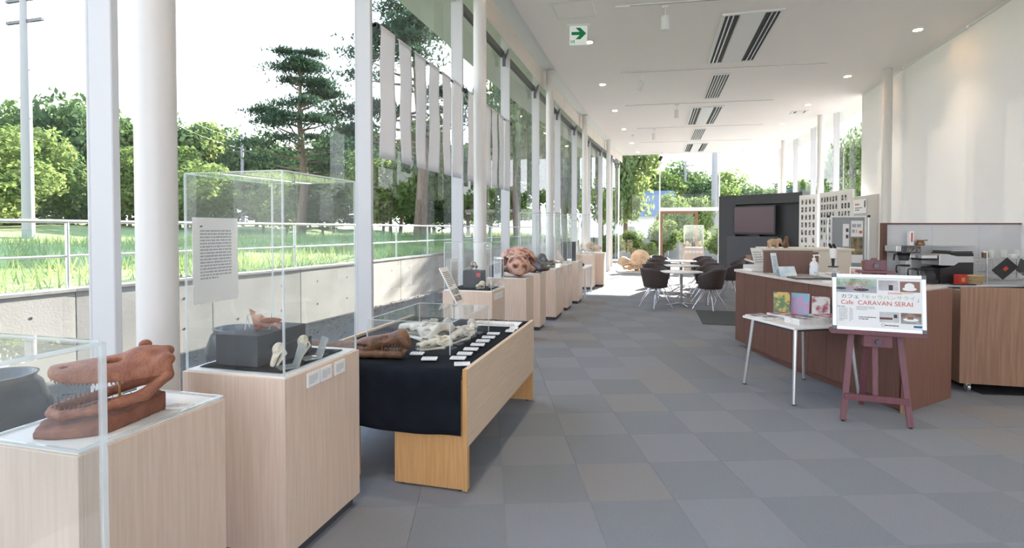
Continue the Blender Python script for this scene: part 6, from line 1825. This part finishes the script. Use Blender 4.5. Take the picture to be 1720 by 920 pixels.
# ================================================================== NAME BOARDS, NOTICE BOARD
tagm = P('dark_name_tags', (0.05, 0.045, 0.045), 0.6, col2=(0.5, 0.46, 0.42), nscale=14, lo=.5, hi=.6)
def name_board(label, p0, p1, z1, cols, rows, seed):
    a, b = Vector((*p0, 0)), Vector((*p1, 0))
    an = math.atan2((b - a).y, (b - a).x)
    l = (b - a).length
    t = thing('name_tag_board', label, 'board', (a.x, a.y, 0), an, 'tall white tag boards by the right windows')
    box('panel', M['white'], 0, l, 0, 0.06, 0, z1, t, 0.003)
    m = MB()
    r = random.Random(seed)
    cw, rh = (l - 0.12) / cols, (z1 - 0.35) / rows
    for i in range(cols):
        for j in range(rows):
            if r.random() < 0.06: continue
            x, z = 0.06 + i * cw, z1 - 0.10 - (j + 1) * rh
            m.box(x + cw * .28, x + cw * .70, -0.010, -0.0005, z + rh * .2, z + rh * .85)
    m.build('name_tags', tagm, t)['kind'] = 'stuff'
    w = MB()
    for i in range(cols + 1): w.box(0.06 + i * cw - .008, 0.06 + i * cw + .008, -0.014, -0.0105, 0.2, z1 - .06)
    for j in range(rows + 1): w.box(0.06, l - .06, -0.014, -0.0105, z1 - .10 - j * rh - .008, z1 - .10 - j * rh + .008)
    w.build('grid_strips', M['white'], t)['kind'] = 'stuff'
    return t
name_board('narrow white board of small dark name tags left of the column', (4.22, 17.9), (4.56, 17.3), 2.62, 4, 10, 3)
name_board('wide white board of small dark name tags right of the column', (4.40, 16.5), (4.72, 15.0), 2.60, 10, 11, 5)
t = thing('grey_backing_panel', 'pale grey free-standing panel right of the wide tag board', 'panel', (4.76, 15.0, 0), math.atan2(-1.15, 0.10))
box('panel', P('pale_grey_panel', (0.58, 0.56, 0.53), 0.6), 0, 1.15, 0, 0.05, 0.02, 2.40, t, 0.003)
box('panel_foot', M['aluminium'], 0.1, 1.05, -0.12, 0.17, 0, 0.019, t)
s_ = thing('notice_sign', 'white framed notice with red heading on the grey panel', 'sign', (4.760, 14.93, 1.98), math.atan2(-1.15, 0.10))
box('plate', M['paper'], 0.0, 0.62, -0.02, 0.0, 0, 0.34, s_, 0.002)
text_lines('heading', s_, 0.40, 0.06, 1, flat((0.55, 0.12, 0.08), 'print_red4'), 2, 5, .6, (0.27, -0.0206, 0.22))
text_lines('print', s_, 0.40, 0.10, 2, M['ink'], .8, 6, .5, (0.27, -0.0206, 0.11))
box('picture', flat((0.08, 0.09, 0.10), 'print_dark2'), 0.53, 0.60, -0.0208, -0.0202, 0.14, 0.30, s_)
nb = thing('notice_board', 'grey pinboard with posters on an aluminium stand', 'notice board', (3.86, 13.4, 0), math.radians(-2))
box('pin_panel', P('grey_felt', (0.30, 0.32, 0.34), 0.9, col2=(0.36, 0.38, 0.40), nscale=60), -0.03, 0.60, 0.0, 0.02, 0.45, 1.86, nb)
for (a, b, c, d_) in ((-.06, .63, 1.861, 1.90), (-.06, .63, 0.41, 0.449), (-.06, -.031, .45, 1.86), (.601, .63, .45, 1.86)):
    box('frame', M['aluminium'], a, b, -0.012, 0.03, c, d_, nb, 0.002)
MB().tube([(0.68, 0, 0.05), (0.68, 0, 1.86)], 0.022, 10).build('stand_post', M['aluminium'], nb)
MB().tube([(-0.11, 0, 0.05), (-0.11, 0, 1.86)], 0.022, 10).build('stand_post', M['aluminium'], nb)
for x in (-0.11, 0.68):
    MB().tube([(x, -0.3, 0.03), (x, 0.3, 0.03)], 0.02, 8).build('stand_foot', M['aluminium'], nb)
    MB().lathe([(0.03, 1.861), (0.03, 1.91), (0, 1.915)], (x, 0, 0), 10).build('post_cap', M['black'], nb)
def pin(label, x0, x1, z0, z1, mat, k):
    t = thing('pinned_poster', label, 'poster', (3.86, 13.4, 0), math.radians(-2))
    t.location = (3.86 + x0 * math.cos(math.radians(2)), 13.4 - x0 * math.sin(math.radians(2)), z0)
    box('sheet', mat, 0, x1 - x0, -0.003, -0.0005, 0, z1 - z0, t)
    return t
t = pin('white poster with large characters and an orange dot on the pinboard', 0.34, 0.57, 1.44, 1.79, M['paper'], 0)
text_lines('characters', t, 0.17, 0.24, 2, M['pale_ink'], 1.0, 4, .6, (0.105, -0.0036, 0.18))
bdot = MB().tube([(0.185, -0.0032, 0.10), (0.185, -0.0036, 0.10)], 0.035, 14).build('orange_dot', flat((0.75, 0.16, 0.05), 'print_orange2'), t)
t = pin('dark forest poster below the characters on the pinboard', 0.34, 0.57, 0.86, 1.42, P('forest_poster', (0.08, 0.09, 0.04), 0.5, col2=(0.42, 0.30, 0.18), nscale=9), 1)
box('caption_band', M['paper'], 0, 0.23, -0.0036, -0.0031, 0, 0.18, t)
t = pin('narrow white leaflet with two grey pictures on the pinboard', 0.18, 0.30, 1.22, 1.72, M['paper'], 2)
for z in (0.18, 0.32): box('printed_photo', M['ink'], 0.06, 0.11, -0.0036, -0.0031, z, z + 0.08, t)
t = pin('blue and grey photo sheets at the lower left of the pinboard', 0.06, 0.31, 0.88, 1.18, P('photo_sheets', (0.22, 0.36, 0.44), 0.5, col2=(0.45, 0.40, 0.36), nscale=8), 3)

# ================================================================== CAFE TABLES AND CHAIRS
ch_m = P('brown_chair_shell', (0.062, 0.045, 0.044), 0.5, col2=(0.075, 0.055, 0.053), nscale=20)
ch_c = P('chair_seat_pad', (0.075, 0.056, 0.054), 0.6)
ch0 = thing('cafe_chair', 'proto', 'chair', (0, 0, 0))
def ch_back(u, v):                       # wrap-around bucket shell, open to +y
    a = math.radians(-90 + (u - .5) * 230)
    side = abs(u - .5) * 2
    r_ = 0.235 + 0.065 * v ** 0.8
    top_ = 0.82 - 0.15 * max(0, side - 0.35) ** 1.2 / 0.65 ** 1.2
    z = 0.425 + (top_ - 0.425) * v
    return (r_ * 1.02 * math.cos(a), r_ * math.sin(a) - 0.03 * v, z)
MB().shell(ch_back, 28, 8, -0.016).build('back_shell', ch_m, ch0)
MB().lathe([(0.0, 0.40), (0.14, 0.405), (0.225, 0.42), (0.25, 0.44), (0.235, 0.447), (0.0, 0.43)], n=28).build('seat_shell', ch_m, ch0)
MB().lathe([(0.0, 0.448), (0.17, 0.455), (0.19, 0.447), (0.0, 0.432)], (0, 0.02, 0.012), 24).build('seat_pad', ch_c, ch0)
for a in (45, 135, 225, 315):
    c, s = math.cos(math.radians(a)), math.sin(math.radians(a))
    MB().tube([(0.05 * c, 0.05 * s, 0.405), (0.12 * c, 0.12 * s, 0.36), (0.33 * c, 0.33 * s, 0.008)], 0.0095, 8).build('leg', M['chrome'], ch0)
    MB().tube([(0.05 * c, 0.05 * s, 0.40), (-0.08 * s + 0.2 * c, 0.08 * c + 0.2 * s, 0.22), (0.30 * c, 0.30 * s, 0.06)], 0.005, 6).build('brace', M['chrome'], ch0)
used = [False]
def chair(x, y, face, label):
    o = ch0 if not used[0] else copy_tree(ch0)
    used[0] = True
    o.location = (x, y, 0)
    o.rotation_euler = (0, 0, face)
    tag(o, label, 'chair', 'dark brown cafe chairs')
tb0 = None
def table(x, y, label):
    t = thing('round_cafe_table', label, 'table', (x, y, 0), 0, 'round white cafe tables')
    MB().lathe([(0.0, 0.695), (0.40, 0.695), (0.43, 0.705), (0.43, 0.718), (0.0, 0.72)], n=36).build('table_top', M['white'], t)
    MB().tube([(0, 0, 0.03), (0, 0, 0.695)], 0.028, 14).build('pedestal', M['chrome'], t)
    for a in (20, 110, 200, 290):
        c, s = math.cos(math.radians(a)), math.sin(math.radians(a))
        MB().tube([(0, 0, 0.05), (0.33 * c, 0.33 * s, 0.018)], [0.02, 0.012], 8).build('foot', M['chrome'], t)
tabs = [(0.55, 11.75, 'nearest'), (0.64, 13.75, 'middle'), (0.70, 15.7, 'farthest')]
for i, (x, y, lab) in enumerate(tabs):
    table(x, y, 'round white cafe table on a chrome pedestal, %s of three' % lab)
    for (dx, dy, w_) in ((-0.52, -0.42, 'near left'), (0.52, -0.40, 'near right'), (-0.50, 0.55, 'far left'), (0.56, 0.50, 'far right')):
        chair(x + dx, y + dy, math.atan2(-dy, -dx) - PI / 2, 'dark brown bucket chair at the %s cafe table, %s side' % (lab, w_))
chair(1.72, 13.45, 1.2, 'dark brown bucket chair near the mat, right of the cafe tables')
chair(2.15, 15.4, 1.8, 'dark brown bucket chair behind the counter end, before the booth')
chair(2.55, 16.6, 2.4, 'dark brown bucket chair nearest the black booth')
